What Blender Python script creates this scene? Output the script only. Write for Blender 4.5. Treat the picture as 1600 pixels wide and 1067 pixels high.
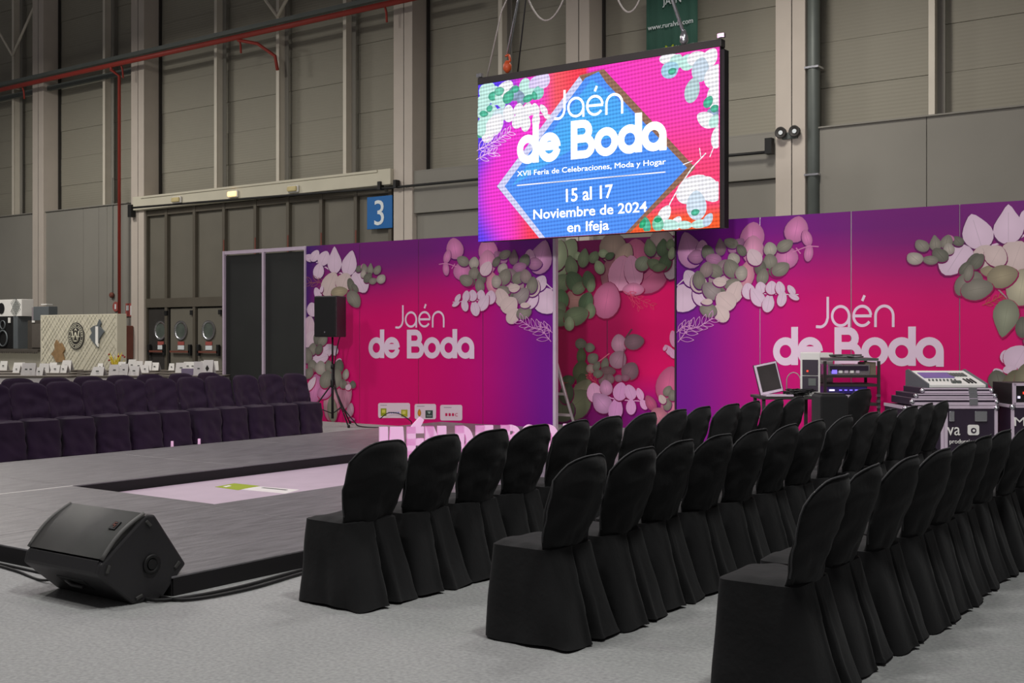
import bpy, bmesh, math, random
from mathutils import Vector, Matrix, noise
R = math.radians
PI = math.pi
S = bpy.context.scene
C = S.collection
for o in list(bpy.data.objects): bpy.data.objects.remove(o)

# ------------------------------------------------------------------ camera
F, EYE, CX, HY = 1830.0, 1.447, 800.0, 525.0
CC, SS = .809, .588
cam = bpy.data.cameras.new('camera'); camo = bpy.data.objects.new('camera', cam); C.objects.link(camo)
cam.sensor_width = 36; cam.lens = F / 1600 * 36
cam.shift_y = -(533.5 - HY) / 1600
cam.clip_end = 200
camo.location = (0, 0, EYE)
camo.rotation_euler = (R(90), 0, math.atan2(SS, CC))
S.camera = camo
S.view_settings.view_transform = 'Standard'; S.view_settings.look = 'None'
S.view_settings.exposure = 0; S.view_settings.gamma = 1
try: S.view_settings.use_curve_mapping = False
except Exception: pass

# ------------------------------------------------------------------ world, hall lights and added wall fill
W = bpy.data.worlds.new('world'); S.world = W; W.use_nodes = True
W.node_tree.nodes['Background'].inputs[0].default_value = (.62, .58, .60, 1)
W.node_tree.nodes['Background'].inputs[1].default_value = .10
def area(x, y, z, size, power, col=(1, .95, .9), tgt=None):
    l = bpy.data.lights.new('hall_lamp', 'AREA'); l.shape = 'DISK'; l.size = size; l.energy = power; l.color = col
    o = bpy.data.objects.new('hall_lamp', l); C.objects.link(o); o.location = (x, y, z)
    if tgt:
        d = Vector(tgt) - Vector((x, y, z)); o.rotation_euler = d.to_track_quat('-Z', 'Y').to_euler()
    return o
WARM = (1, .95, .86); NEUT = (1, .97, .95)
area(-8, 1, 9.5, 1.2, 205, NEUT)
area(-.5, 4.5, 9.5, 1.2, 330, (1, 1, .97))
area(-15, 5, 10.0, 1.5, 270, NEUT)
area(-3, 9.5, 9.0, 1.0, 150, NEUT)
area(-22, 13, 11, 2.0, 800, WARM)
area(-33, 15, 11, 2.0, 800, WARM)
area(-9, 17.8, 10, 2.0, 430, WARM)
area(-30, 9, 11, 2.0, 450, NEUT)
def spot(x, y, z, tgt, power, ang, col, size=.4):
    l = bpy.data.lights.new('wall_fill_spot', 'SPOT'); l.energy = power; l.color = col; l.spot_size = R(ang); l.spot_blend = .8; l.shadow_soft_size = size
    o = bpy.data.objects.new('wall_fill_spot', l); C.objects.link(o); o.location = (x, y, z)
    o.rotation_euler = (Vector(tgt) - Vector((x, y, z))).to_track_quat('-Z', 'Y').to_euler()
spot(-4, -2, 5.5, (-10.5, 14.2, 2.0), 2600, 44, NEUT)  # fill added behind the camera to brighten the recess and stand walls
spot(-1, -1, 5.5, (-5.2, 14.2, 2.2), 1900, 42, NEUT)
area(-4, 3, 8.5, 1.0, 120, NEUT)
#       # both spots above are added fill aimed at the stand walls
area(-9, 6.5, 7, .4, 60, (1, .55, .85), (-8.6, 12.0, 0))  # pink stage spot on the letters

# ------------------------------------------------------------------ helpers
def ray(x, y):
    a = (x - CX) / F; return (a * CC - SS, a * SS + CC, (HY - y) / F)
def onY(x, y, Yv):
    r = ray(x, y); t = Yv / r[1]; return (r[0] * t, Yv, EYE + r[2] * t)
def onZ(x, y, Zv=0):
    r = ray(x, y); t = (Zv - EYE) / r[2]; return (r[0] * t, r[1] * t, Zv)

def tag(o, label=None, cat=None, group=None, kind=None):
    if label: o['label'] = label
    if cat: o['category'] = cat
    if group: o['group'] = group
    if kind: o['kind'] = kind
    return o
def empty(name, loc=(0, 0, 0), rz=0, label=None, cat=None, group=None, kind=None):
    o = bpy.data.objects.new(name, None); C.objects.link(o); o.location = loc; o.rotation_euler = (0, 0, rz)
    o.empty_display_size = .1
    return tag(o, label, cat, group, kind)
def lin(c):
    return tuple(((v / 255) / 12.92 if v / 255 <= .04045 else (((v / 255) + .055) / 1.055) ** 2.4) for v in c)

class MB:
    def __init__(s): s.v = []; s.f = []; s.c = []; s.sm = []
    def vert(s, p, col=None):
        s.v.append(tuple(p)); s.c.append(col or (1, 1, 1)); return len(s.v) - 1
    def face(s, idx, sm=False): s.f.append(tuple(idx)); s.sm.append(sm)
    def box(s, c, d, rz=0, col=None, M=None):
        hx, hy, hz = d[0] / 2, d[1] / 2, d[2] / 2
        ca, sa = math.cos(rz), math.sin(rz); b = len(s.v)
        for z in (-hz, hz):
            for x, y in ((-hx, -hy), (hx, -hy), (hx, hy), (-hx, hy)):
                p = (c[0] + x * ca - y * sa, c[1] + x * sa + y * ca, c[2] + z)
                if M: p = M @ Vector(p)
                s.vert(p, col)
        for q in ((0, 3, 2, 1), (4, 5, 6, 7), (0, 1, 5, 4), (1, 2, 6, 5), (2, 3, 7, 6), (3, 0, 4, 7)):
            s.face([b + i for i in q])
        return s
    def tube(s, pts, r, n=8, caps=True, col=None):
        pts = [Vector(p) for p in pts]; b = len(s.v); N = len(pts)
        rr = r if isinstance(r, (list, tuple)) else [r] * N
        up = None
        for i, p in enumerate(pts):
            d = (pts[min(i + 1, N - 1)] - pts[max(i - 1, 0)])
            if d.length < 1e-9: d = Vector((0, 0, 1))
            d.normalize()
            if up is None:
                up = Vector((0, 0, 1)) if abs(d.z) < .9 else Vector((1, 0, 0))
            a = d.cross(up).normalized(); u2 = a.cross(d).normalized(); up = u2
            for k in range(n):
                t = 2 * PI * k / n
                s.vert(p + (a * math.cos(t) + u2 * math.sin(t)) * rr[i], col)
        for i in range(N - 1):
            for k in range(n):
                k2 = (k + 1) % n
                s.face((b + i * n + k, b + i * n + k2, b + (i + 1) * n + k2, b + (i + 1) * n + k), True)
        if caps:
            s.face([b + k for k in range(n)][::-1]); s.face([b + (N - 1) * n + k for k in range(n)])
        return s
    def lathe(s, prof, c=(0, 0, 0), n=24, axis='Z', col=None, sm=True):
        ring = prof[0] == prof[-1]
        b = len(s.v)
        for r, h in prof:
            for k in range(n):
                t = 2 * PI * k / n; x, y = r * math.cos(t), r * math.sin(t)
                p = {'Z': (x, y, h), 'Y': (x, h, y), 'X': (h, x, y)}[axis]
                s.vert((c[0] + p[0], c[1] + p[1], c[2] + p[2]), col)
        for i in range(len(prof) - 1):
            for k in range(n):
                k2 = (k + 1) % n
                s.face((b + i * n + k, b + i * n + k2, b + (i + 1) * n + k2, b + (i + 1) * n + k), sm)
        if prof[0][0] > 1e-6 and not ring: s.face([b + k for k in range(n)][::-1])
        if prof[-1][0] > 1e-6 and not ring: s.face([b + (len(prof) - 1) * n + k for k in range(n)])
        return s
    def prism(s, poly, a0, a1, axis='X', col=None):
        # poly in the two other axes, extruded along axis
        n = len(poly); b = len(s.v)
        for a in (a0, a1):
            for p, q in poly:
                s.vert({'X': (a, p, q), 'Y': (p, a, q), 'Z': (p, q, a)}[axis], col)
        s.face(list(range(b, b + n))[::-1]); s.face(list(range(b + n, b + 2 * n)))
        for i in range(n):
            j = (i + 1) % n; s.face((b + i, b + j, b + n + j, b + n + i))
        return s
    def mesh(s, name):
        me = bpy.data.meshes.new(name); me.from_pydata(s.v, [], s.f)
        me.polygons.foreach_set('use_smooth', s.sm)
        if any(c != (1, 1, 1) for c in s.c):
            at = me.color_attributes.new('Col', 'FLOAT_COLOR', 'POINT')
            fl = []
            for c in s.c: fl += [c[0], c[1], c[2], 1]
            at.data.foreach_set('color', fl)
        me.update(); return me
    def build(s, name, mat, parent=None, bevel=0, fix=True, loc=None, rz=0, rot=None):
        me = s.mesh(name)
        if fix:
            bm = bmesh.new(); bm.from_mesh(me); bmesh.ops.recalc_face_normals(bm, faces=bm.faces); bm.to_mesh(me); bm.free()
        me.materials.append(mat)
        o = bpy.data.objects.new(name, me); C.objects.link(o)
        if parent: o.parent = parent
        if loc: o.location = loc
        if rz: o.rotation_euler = (0, 0, rz)
        if rot: o.rotation_euler = rot
        if bevel:
            m = o.modifiers.new('bevel', 'BEVEL'); m.width = bevel; m.segments = 2; m.limit_method = 'ANGLE'
        return o
def copy_tree(o, parent=None):
    c = o.copy(); C.objects.link(c)
    if parent: c.parent = parent
    for ch in KIDS.get(o.name, []): copy_tree(ch, c)
    return c
KIDS = {}
def reg(root):
    for o in C.objects:
        if o.parent: KIDS.setdefault(o.parent.name, []) if False else None
    def rec(r):
        KIDS[r.name] = [x for x in C.objects if x.parent == r]
        for k in KIDS[r.name]: rec(k)
    rec(root)

def mat(name, col, rough=.6, metal=0, var=.08, scale=6, bump=0, bscale=40, spec=.5, vcol=False, emit=None, estr=1, alpha=None, stretch=None, sheen=0):
    m = bpy.data.materials.new(name); m.use_nodes = True; nt = m.node_tree; N = nt.nodes; L = nt.links
    b = N['Principled BSDF']; b.inputs['Roughness'].default_value = rough; b.inputs['Metallic'].default_value = metal
    b.inputs['Specular IOR Level'].default_value = spec
    if sheen: b.inputs['Sheen Weight'].default_value = sheen
    tc = N.new('ShaderNodeTexCoord'); mp = N.new('ShaderNodeMapping'); L.new(tc.outputs['Object'], mp.inputs[0])
    if stretch: mp.inputs['Scale'].default_value = stretch
    nz = N.new('ShaderNodeTexNoise'); nz.inputs['Scale'].default_value = scale; nz.inputs['Detail'].default_value = 5
    L.new(mp.outputs[0], nz.inputs['Vector'])
    mr = N.new('ShaderNodeMapRange'); mr.inputs[1].default_value = .3; mr.inputs[2].default_value = .7
    mr.inputs[3].default_value = 1 - var; mr.inputs[4].default_value = 1 + var
    L.new(nz.outputs[0], mr.inputs[0])
    mx = N.new('ShaderNodeVectorMath'); mx.operation = 'SCALE'
    c = lin(col)
    if vcol:
        at = N.new('ShaderNodeVertexColor'); at.layer_name = 'Col'; L.new(at.outputs[0], mx.inputs[0])
    else: mx.inputs[0].default_value = c
    L.new(mr.outputs[0], mx.inputs['Scale']); L.new(mx.outputs[0], b.inputs['Base Color'])
    if bump:
        n2 = N.new('ShaderNodeTexNoise'); n2.inputs['Scale'].default_value = bscale; n2.inputs['Detail'].default_value = 4
        L.new(mp.outputs[0], n2.inputs['Vector'])
        bp = N.new('ShaderNodeBump'); bp.inputs['Strength'].default_value = bump; bp.inputs['Distance'].default_value = .01
        L.new(n2.outputs[0], bp.inputs['Height']); L.new(bp.outputs[0], b.inputs['Normal'])
    if emit:
        b.inputs['Emission Color'].default_value = (*lin(emit), 1); b.inputs['Emission Strength'].default_value = estr
    return m

# materials -----------------------------------------------------------------
M_carpet = mat('carpet', (160, 161, 160), .95, 0, .16, 48, .4, 200, .2)
M_black = mat('black_cloth', (32, 32, 33), .9, 0, .15, 3, .25, 26, .25, sheen=.06)
M_ledtintcloth = mat('led_tint_cloth', (38, 21, 46), .85, 0, .15, 3, .12, 30, .3, sheen=.08)  # purple glow of the LED screen put into the cloth colour
M_stage = mat('stage_top', (116, 114, 117), .40, 0, .24, 7, .5, 40, .45, stretch=(3, .5, 1))
M_skirt = mat('stage_skirt', (22, 19, 22), .7, 0, .1, 3)
M_conc = mat('wall_concrete', (138, 135, 128), .85, 0, .04, .8, .08, 20)
M_concr2 = mat('column_paint', (196, 186, 176), .7, 0, .04, 1.5)
M_lintel = mat('lintel_paint', (205, 200, 182), .7, 0, .04, 1.5)
M_steel = mat('post_paint', (215, 208, 194), .6, 0, .05, 2)
M_darksteel = mat('dark_trim', (50, 47, 45), .6, 0, .1, 3)
M_gate = mat('gate_paint', (108, 104, 94), .6, 0, .06, 1.2)
M_gaterib = mat('gate_rib', (88, 82, 72), .6, 0, .06, 2)
M_rust = mat('primer_red', (112, 62, 50), .7, 0, .1, 3)
M_red = mat('red_pipe', (158, 52, 42), .5, 0, .06, 3)
M_greypipe = mat('grey_pipe', (98, 104, 101), .5, .2, .06, 3)
M_alu = mat('aluminium', (200, 190, 195), .35, .6, .04, 6)
M_alupale = mat('anodised_frame', (215, 198, 215), .45, .2, .04, 6)
M_blackpanel = mat('black_panel', (38, 40, 38), .75, 0, .12, 2)
M_plastic = mat('black_plastic', (44, 43, 45), .5, 0, .06, 5, .12, 150)
M_grille = mat('speaker_grille', (74, 74, 72), .55, .2, .06, 8, .3, 400)
M_edge = mat('grille_trim', (96, 95, 93), .55)
M_rubber = mat('black_rubber', (16, 16, 17), .6)
M_chrome = mat('chrome', (200, 200, 205), .25, .9, .03, 5)
M_white = mat('white_paint', (228, 226, 222), .6, 0, .03, 4)
M_paper = mat('white_card', (236, 234, 230), .7, 0, .03, 4)
M_case = mat('flight_case_laminate', (46, 34, 52), .45, 0, .08, 6, .1, 120)
M_casegreen = mat('olive_crate', (84, 86, 66), .7, 0, .1, 5)
M_print = mat('printed_vinyl', (255, 255, 255), .55, 0, .015, 1.5, vcol=True, spec=.3)
M_letterprint = mat('white_print', (240, 216, 236), .55, 0, .02, 3, spec=.3)
M_signblue = mat('blue_sign', (10, 100, 172), .5, 0, .02, 3)
M_signwhite = mat('sign_white', (225, 232, 236), .5)
M_signred = mat('sign_red', (162, 80, 74), .7)
M_glassdark = mat('porthole_glass', (84, 92, 86), .45, 0, .3, 4)
M_orange = mat('orange_hook', (200, 84, 40), .5)
M_cable = mat('pale_cable', (170, 165, 158), .6)
M_bannergreen = mat('green_banner', (48, 88, 76), .8, 0, .08, 2)
M_quilt = mat('quilted_panel', (200, 196, 176), .7, 0, .04, 4)
M_beige = mat('beige_board', (196, 190, 172), .7, 0, .04, 4)
M_darkwood = mat('dark_counter', (74, 68, 62), .6, 0, .1, 4)
M_bluegrey = mat('blue_grey_metal', (104, 110, 114), .5, .2, .06, 3)
M_woodbrown = mat('brown_print', (142, 112, 76), .7, 0, .2, 9)
M_sheet = mat('pit_sheet', (196, 180, 194), .5, 0, .05, 4, spec=.4)
M_olive = mat('green_print', (150, 168, 20), .6, 0, .05, 5)
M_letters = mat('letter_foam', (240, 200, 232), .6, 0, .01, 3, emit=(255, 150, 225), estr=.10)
M_lampglow = mat('lamp_glow', (255, 220, 160), .5, emit=(255, 205, 140), estr=1.6)
M_lampoff = mat('lamp_cover', (205, 190, 140), .5)
M_ledblue = mat('blue_display', (120, 100, 250), .5, emit=(140, 120, 255), estr=.9)
M_ledwhite = mat('white_display', (230, 230, 255), .5, emit=(225, 215, 255), estr=.9)
M_ledred = mat('red_display', (250, 60, 40), .5, emit=(255, 70, 50), estr=.8)
M_tabletop = mat('table_top', (92, 84, 76), .6, 0, .1, 4)
M_cloth_white = mat('white_cloth', (205, 200, 198), .9, 0, .04, 4)
M_screenoff = mat('laptop_screen', (60, 56, 56), .25, 0, .25, 3)
M_yellow = mat('yellow_plant', (190, 170, 50), .8, 0, .2, 9)
M_redplant = mat('red_flower', (150, 40, 45), .8, 0, .3, 9)

def clad_mat():
    m = mat('wall_cladding', (150, 146, 133), .7, 0, .03, .7)
    nt = m.node_tree; N = nt.nodes; L = nt.links; b = N['Principled BSDF']
    tc = N.new('ShaderNodeTexCoord'); sp = N.new('ShaderNodeSeparateXYZ'); L.new(tc.outputs['Object'], sp.inputs[0])
    mm = N.new('ShaderNodeMath'); mm.operation = 'MULTIPLY'; mm.inputs[1].default_value = 2 * PI / .075; L.new(sp.outputs[2], mm.inputs[0])
    sn = N.new('ShaderNodeMath'); sn.operation = 'SINE'; L.new(mm.outputs[0], sn.inputs[0])
    bp = N.new('ShaderNodeBump'); bp.inputs['Strength'].default_value = .22; bp.inputs['Distance'].default_value = .006
    L.new(sn.outputs[0], bp.inputs['Height']); L.new(bp.outputs[0], b.inputs['Normal'])
    return m
M_clad = clad_mat()
def screen_mat():
    m = bpy.data.materials.new('led_picture'); m.use_nodes = True; nt = m.node_tree; N = nt.nodes; L = nt.links
    for n in list(N): N.remove(n)
    out = N.new('ShaderNodeOutputMaterial'); em = N.new('ShaderNodeEmission'); at = N.new('ShaderNodeVertexColor'); at.layer_name = 'Col'
    tc = N.new('ShaderNodeTexCoord'); mp = N.new('ShaderNodeMapping'); mp.inputs['Rotation'].default_value = (0, R(3), 0)
    L.new(tc.outputs['Object'], mp.inputs[0]); sp = N.new('ShaderNodeSeparateXYZ'); L.new(mp.outputs[0], sp.inputs[0])
    def sine(sock, per):
        a = N.new('ShaderNodeMath'); a.operation = 'MULTIPLY'; a.inputs[1].default_value = 2 * PI / per; L.new(sock, a.inputs[0])
        s_ = N.new('ShaderNodeMath'); s_.operation = 'SINE'; L.new(a.outputs[0], s_.inputs[0]); return s_
    s1 = sine(sp.outputs[2], .052); s2 = sine(sp.outputs[0], .05)
    ad = N.new('ShaderNodeMath'); ad.operation = 'MULTIPLY_ADD'; ad.inputs[1].default_value = .45; L.new(s2.outputs[0], ad.inputs[0]); L.new(s1.outputs[0], ad.inputs[2])
    mr = N.new('ShaderNodeMapRange'); mr.inputs[1].default_value = -1.2; mr.inputs[2].default_value = 1.2; mr.inputs[3].default_value = .72; mr.inputs[4].default_value = 1.2
    L.new(ad.outputs[0], mr.inputs[0]); L.new(mr.outputs[0], em.inputs['Strength']); L.new(at.outputs[0], em.inputs['Color'])
    L.new(em.outputs[0], out.inputs[0]); return m
M_screen = screen_mat()
M_screentext = bpy.data.materials.new('led_white'); M_screentext.use_nodes = True
_b = M_screentext.node_tree.nodes['Principled BSDF']; _b.inputs['Base Color'].default_value = (.8, .8, .8, 1)
_b.inputs['Emission Color'].default_value = (1, .98, 1, 1); _b.inputs['Emission Strength'].default_value = 1.15

# ------------------------------------------------------------------ floor, back wall
fl = MB(); fl.box((-20, 9, -.05), (60, 32, .1)); tag(fl.build('floor', M_carpet), kind='structure')
fo = bpy.data.objects['floor']
# carpet seams: thin raised tape lines
for x in (-3.55,):
    pass
YW = 23.0; YC = YW + .65
wall = empty('wall_back', (0, YW, 0), kind='structure')
def wl(p): return (p[0], p[1] - YW, p[2])
XL, XR = -46.0, 4.0
cols = [-42.85, -37.2, -31.68, -20.55, -15.15, -9.92, -4.5, 1.0]
# backing behind everything
bk = MB(); bk.box(((XL + XR) / 2, .95, 7.25), (XR - XL, .2, 14.5)); bk.build('backing', M_conc, wall)
# concrete lower panels
edges = [XL, -42.85, -40.0, -37.2, -34.4, -33.55, -33.1, -31.05]
edges2 = [-20.0, -17.5, -15.1, -12.4, -9.6, -6.85, -4.1, -1.4, 1.3, XR]
def conc(x0, x1, z0=0, z1=5.7, dy=.1):
    m = MB(); m.box(((x0 + x1) / 2, dy + .3, (z0 + z1) / 2), (x1 - x0 - .012, .6, z1 - z0 - .012)); return m.build('concrete_panel', M_conc, wall, bevel=.006)
for a, b in zip(edges, edges[1:]): conc(a, b)
conc(-20.0, -17.5, 0, 4.62, .16); conc(-17.5, -15.1, 0, 4.62, .16); conc(-20.0, -17.5, 4.62, 5.7, .05); conc(-17.5, -15.1, 4.62, 5.7, .05)
conc(-15.1, -12.4, 0, 4.75, .16); conc(-12.4, -9.6, 0, 4.75, .16); conc(-15.1, -12.4, 4.75, 5.7, .05); conc(-12.4, -9.6, 4.75, 5.7, .05)
for a, b in zip(edges2[4:], edges2[5:]): conc(a, b)
# upper corrugated cladding, one sheet per band and bay
posts = [(-38.65), (-33.3), (-27.75), (-25.1), (-22.45), (-17.2), (-6.8), (-12.5)]
bays = sorted(cols[:] + [XL, XR] + [-38.65, -33.3, -27.75, -25.1, -22.45, -17.2, -6.8])
cm = {}
for a, b in zip(bays, bays[1:]):
    if b - a < .8: continue
    w = round(b - a - .02, 3)
    if w not in cm:
        mb = MB(); mb.box((0, .05, .47), (w, .1, .942)); me = mb.mesh('cladding_sheet'); me.materials.append(M_clad); cm[w] = me
    for k in range(9):
        o = bpy.data.objects.new('cladding_sheet', cm[w]); C.objects.link(o); o.parent = wall
        o.location = ((a + b) / 2, .65 + .012 * ((k * 7 + int(a)) % 2), 5.68 + k * .95)
# shallow ledge on the concrete
for i, (a, b) in enumerate(((XL, -31.1), (-20.0, -9.3), (-9.2, XR))):
    mb = MB(); mb.box(((a + b) / 2, .36, 5.71), (b - a, .62, .03)); mb.build('ledge', M_conc, wall)
# columns
for i, x in enumerate(cols):
    c = empty('column', (x, YW, 0), kind='structure')
    mb = MB(); mb.box((.325, .32, 7.25), (.65, .66, 14.5)); mb.build('shaft', M_concr2, c, bevel=.015)
    mb = MB(); mb.box((.36, -.004, 7.25), (.02, .012, 14.5)); mb.build('joint', M_conc, c)
    mb = MB(); mb.box((.675, .60, 9.9), (.05, .09, 8.4)); mb.build('gutter', M_darksteel, c)
# slim steel posts with braces
pn = 0
for x in (-38.85, -33.5, -27.95, -25.25, -22.6, -17.3, -6.85):
    p = empty('steel_post', (x, YW + .35, 5.7), kind='structure')
    h = 8.8
    mb = MB(); mb.box((.06, -.12, h / 2), (.12, .02, h)); mb.build('flange', M_steel, p)
    mb = MB(); mb.box((.09, 0, h / 2), (.02, .24, h)); mb.build('web', M_steel, p)
    mb = MB(); mb.box((.13, .12, h / 2), (.24, .02, h)); mb.build('flange', M_conc, p)
    if x in (-38.85, -33.5, -25.25):
        zb = {-38.85: 5.7, -33.5: 7.0, -25.25: 4.9}[x]
        for sgn in (-1, 1):
            mb = MB(); mb.tube([(.09, -.16, zb), (.09 + sgn * 1.7, -.16, zb + 1.9)], .05, 6); mb.build('brace', M_steel, p)
# downpipe on right column
dp = empty('downpipe', (-9.13, YW + .1, 0), kind='structure')
mb = MB(); mb.tube([(0, 0, 0), (0, 0, 13)], .13, 12); mb.build('pipe', M_greypipe, dp)
for z in (4.75, 6.95):
    mb = MB(); mb.box((0, 0, z), (.3, .29, .04)); mb.build('pipe_clamp', M_chrome, dp)
# red fire main with grey duct above it
rp = empty('fire_main', (0, YW - .55, 0), kind='structure')
mb = MB(); mb.tube([(-46, 0, 10.0), (-18.5, 0, 9.98)], .075, 10); mb.build('red_pipe', M_red, rp)
mb = MB(); mb.box((-32, .16, 10.22), (28, .16, .12)); mb.build('cable_tray', M_greypipe, rp)
for x in (-38.7, -37.0, -31.5, -26, -20.4):
    mb = MB(); mb.tube([(x, 0, 10.05), (x, .1, 9.8), (x, .12, 9.55)], .03, 6); mb.build('pipe_bracket', M_red, rp)
mb = MB(); mb.tube([(-26.0, 0, 9.9), (-25.4, .2, 9.75), (-25.0, .5, 9.4), (-24.95, .55, 9.0)], .05, 6); mb.build('pipe_elbow', M_red, rp)
rd = empty('fire_riser', (-31.95, YW - .25, 0), kind='structure')
mb = MB(); mb.tube([(.0, -.3, 10.0), (0, -.3, 9.85), (0, 0, 9.7), (0, 0, .8)], .05, 8); mb.build('red_pipe', M_red, rd)
# second high-level strip (wind girder) across left bays
gi = empty('wall_girder', (0, YW + .2, 0), kind='structure')
mb = MB(); mb.box((-38.6, 0, 10.35), (14, .12, .16)); mb.box((-38.6, 0, 9.95), (14, .12, .16)); mb.build('girder_rail', M_greypipe, gi)
# thin black service cable across the wall
sc = empty('trim_1', (0, YW - .12, 0), kind='structure')
mb = MB(); mb.tube([(-31.6, 0, 5.5), (-26, 0, 5.42), (-20.3, 0, 5.32), (-12, 0, 5.3), (-9.95, 0, 5.28)], .035, 6); mb.build('cable', M_rubber, sc)
for x, w in ((-31.5, .3), (-20.9, .16), (-20.35, .16), (-10.0, .25)):
    mb = MB(); mb.box((x, 0, 5.4), (w * .6, .16, w * 1.3)); mb.build('junction_box', M_rubber, sc)
# ------------------------------------------------------------------ big gate with lintel
XG0, XG1 = -31.05, -20.75
lt = empty('trim_2', (0, YW, 0), kind='structure')
mb = MB(); mb.box(((XG0 + XG1) / 2 - .1, .12, 5.62), (XG1 - XG0 + .6, .5, .42)); mb.build('lintel', M_lintel, lt, bevel=.02)
mb = MB(); mb.box(((XG0 + XG1) / 2 - .1, -.1, 5.79), (XG1 - XG0 - .3, .12, .06)); mb.build('lintel_edge', M_lintel, lt)
gate = empty('door_1', (0, YW + .12, 0), kind='structure')
gx = [XG0, -30.05, -28.71, -27.36, -25.99, -24.63, -23.31, -22.0, XG1]
for i, (a, b) in enumerate(zip(gx, gx[1:])):
    mb = MB(); mb.box(((a + b) / 2, .1, 3.97), (b - a - .01, .06, 2.85)); mb.build('gate_panel', M_gate, gate, bevel=.01)
    if i > 2:
        mb = MB(); mb.box(((a + b) / 2, .1, 1.27), (b - a - .01, .06, 2.5)); mb.build('gate_panel', M_gate, gate, bevel=.01)
for i, x in enumerate(gx):
    mb = MB(); mb.box((x, .02, 2.7), (.12, .14, 5.4)); mb.build('gate_stile', M_gaterib, gate, bevel=.01)
    if 3 <= i < 8:
        mb = MB(); mb.box((x + .03, -.055, 2.2), (.05, .012, 4.2)); mb.build('primer_strip', M_rust, gate)
mb = MB(); mb.box(((XG0 + XG1) / 2, .03, 5.3), (XG1 - XG0, .12, .16)); mb.build('gate_rail', M_gaterib, gate)
mb = MB(); mb.box(((XG0 + XG1) / 2, .0, 2.48), (XG1 - XG0, .12, .28)); mb.build('gate_rail', M_gaterib, gate)
for n, (a, b) in enumerate(((XG0 + .08, -29.95), (-29.9, -28.72), (-28.6, -27.42))):
    d = empty('door_%d' % (n + 2), ((a + b) / 2, YW + .05, 0), kind='structure')
    w = b - a; off = .35 if n == 0 else 0
    mb = MB(); mb.box((0, .1, 1.15), (w - .03, .05, 2.3)); mb.build('door_leaf', M_gate if n else M_darksteel, d, bevel=.01)
    cxp = .12 if n == 0 else -.05
    mb = MB(); mb.lathe([(.30, -.02), (.30, .03), (.235, .03), (.235, -.02), (.30, -.02)], (cxp, .05, 1.62), 28, 'Y'); mb.build('porthole_rim', M_chrome, d)
    mb = MB(); mb.lathe([(.24, .0), (.24, .02)], (cxp, .05, 1.62), 28, 'Y'); mb.build('porthole_glass', M_glassdark, d)
    mb = MB(); mb.box((cxp, .06, 1.22), (.30, .01, .12)); mb.build('notice_header', M_signred, d)
    mb = MB(); mb.box((cxp, .06, 1.10), (.30, .01, .14)); mb.build('notice_sheet', M_signwhite, d)
    mb = MB(); mb.box((0, -.02, .97), (w - .25, .05, .06)); mb.build('panic_bar', M_rust, d)
    for sx in ((-1, 1) if n == 0 else ((1,) if n == 1 else (-1, 1))):
        mb = MB(); mb.box((sx * (w / 2 - .14), .0, 1.02), (.10, .09, .34)); mb.build('latch_box', M_rubber, d, bevel=.01)
    mb = MB(); mb.box((w / 2 - .09, .03, 2.16), (.12, .06, .14)); mb.build('door_closer', M_rubber, d)
# emergency lamps on lintel
for i, (px, py, lit, lb) in enumerate(((275, 312, 0, 'unlit cream emergency lamp on the left part of the beam above the gate'), (363, 303, 1, 'glowing oval emergency lamp near the middle of the beam above the gate'),
                                  (457, 295, 0, 'cream emergency lamp on the right half of the beam above the gate'))):
    p = onY(px, py, YW - .2)
    e = empty('emergency_lamp', p, 0, lb, 'lamp')
    mb = MB(); mb.box((0, .03, 0), (.42, .06, .2)); mb.build('backplate', M_white, e, bevel=.02)
    mb = MB(); mb.box((0, -.02, 0), (.36, .08, .15)); mb.build('diffuser', M_lampglow if lit else M_lampoff, e, bevel=.035)
# number sign 3
def text_obj(body, size, name, m, parent, loc, rot=(R(90), 0, 0), ext=.004, align='CENTER', sx=1, width=None, off=0):
    cu = bpy.data.curves.new(name, 'FONT'); cu.body = body; cu.size = size; cu.extrude = ext; cu.align_x = align; cu.resolution_u = 3; cu.offset = off
    t = bpy.data.objects.new(name, cu); C.objects.link(t)
    dg = bpy.context.evaluated_depsgraph_get(); me = bpy.data.meshes.new_from_object(t.evaluated_get(dg))
    C.objects.unlink(t); bpy.data.objects.remove(t)
    if width:
        xs = [v.co.x for v in me.vertices]; w = max(xs) - min(xs); sx = width / w
    for v in me.vertices: v.co.x *= sx
    me.materials.clear(); me.materials.append(m)
    o = bpy.data.objects.new(name, me); C.objects.link(o); o.parent = parent; o.location = loc; o.rotation_euler = rot
    return o
e = empty('gate_number_sign', (-21.07, YW + .035, 4.72), 0, 'blue square sign with white number 3 hanging on the gate', 'sign')
mb = MB(); mb.box((0, 0, 0), (.9, .03, .86)); mb.build('sign_board', M_signblue, e, bevel=.01)
text_obj('3', .95, 'numeral', M_signwhite, e, (0, -.02, -.33))
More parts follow.
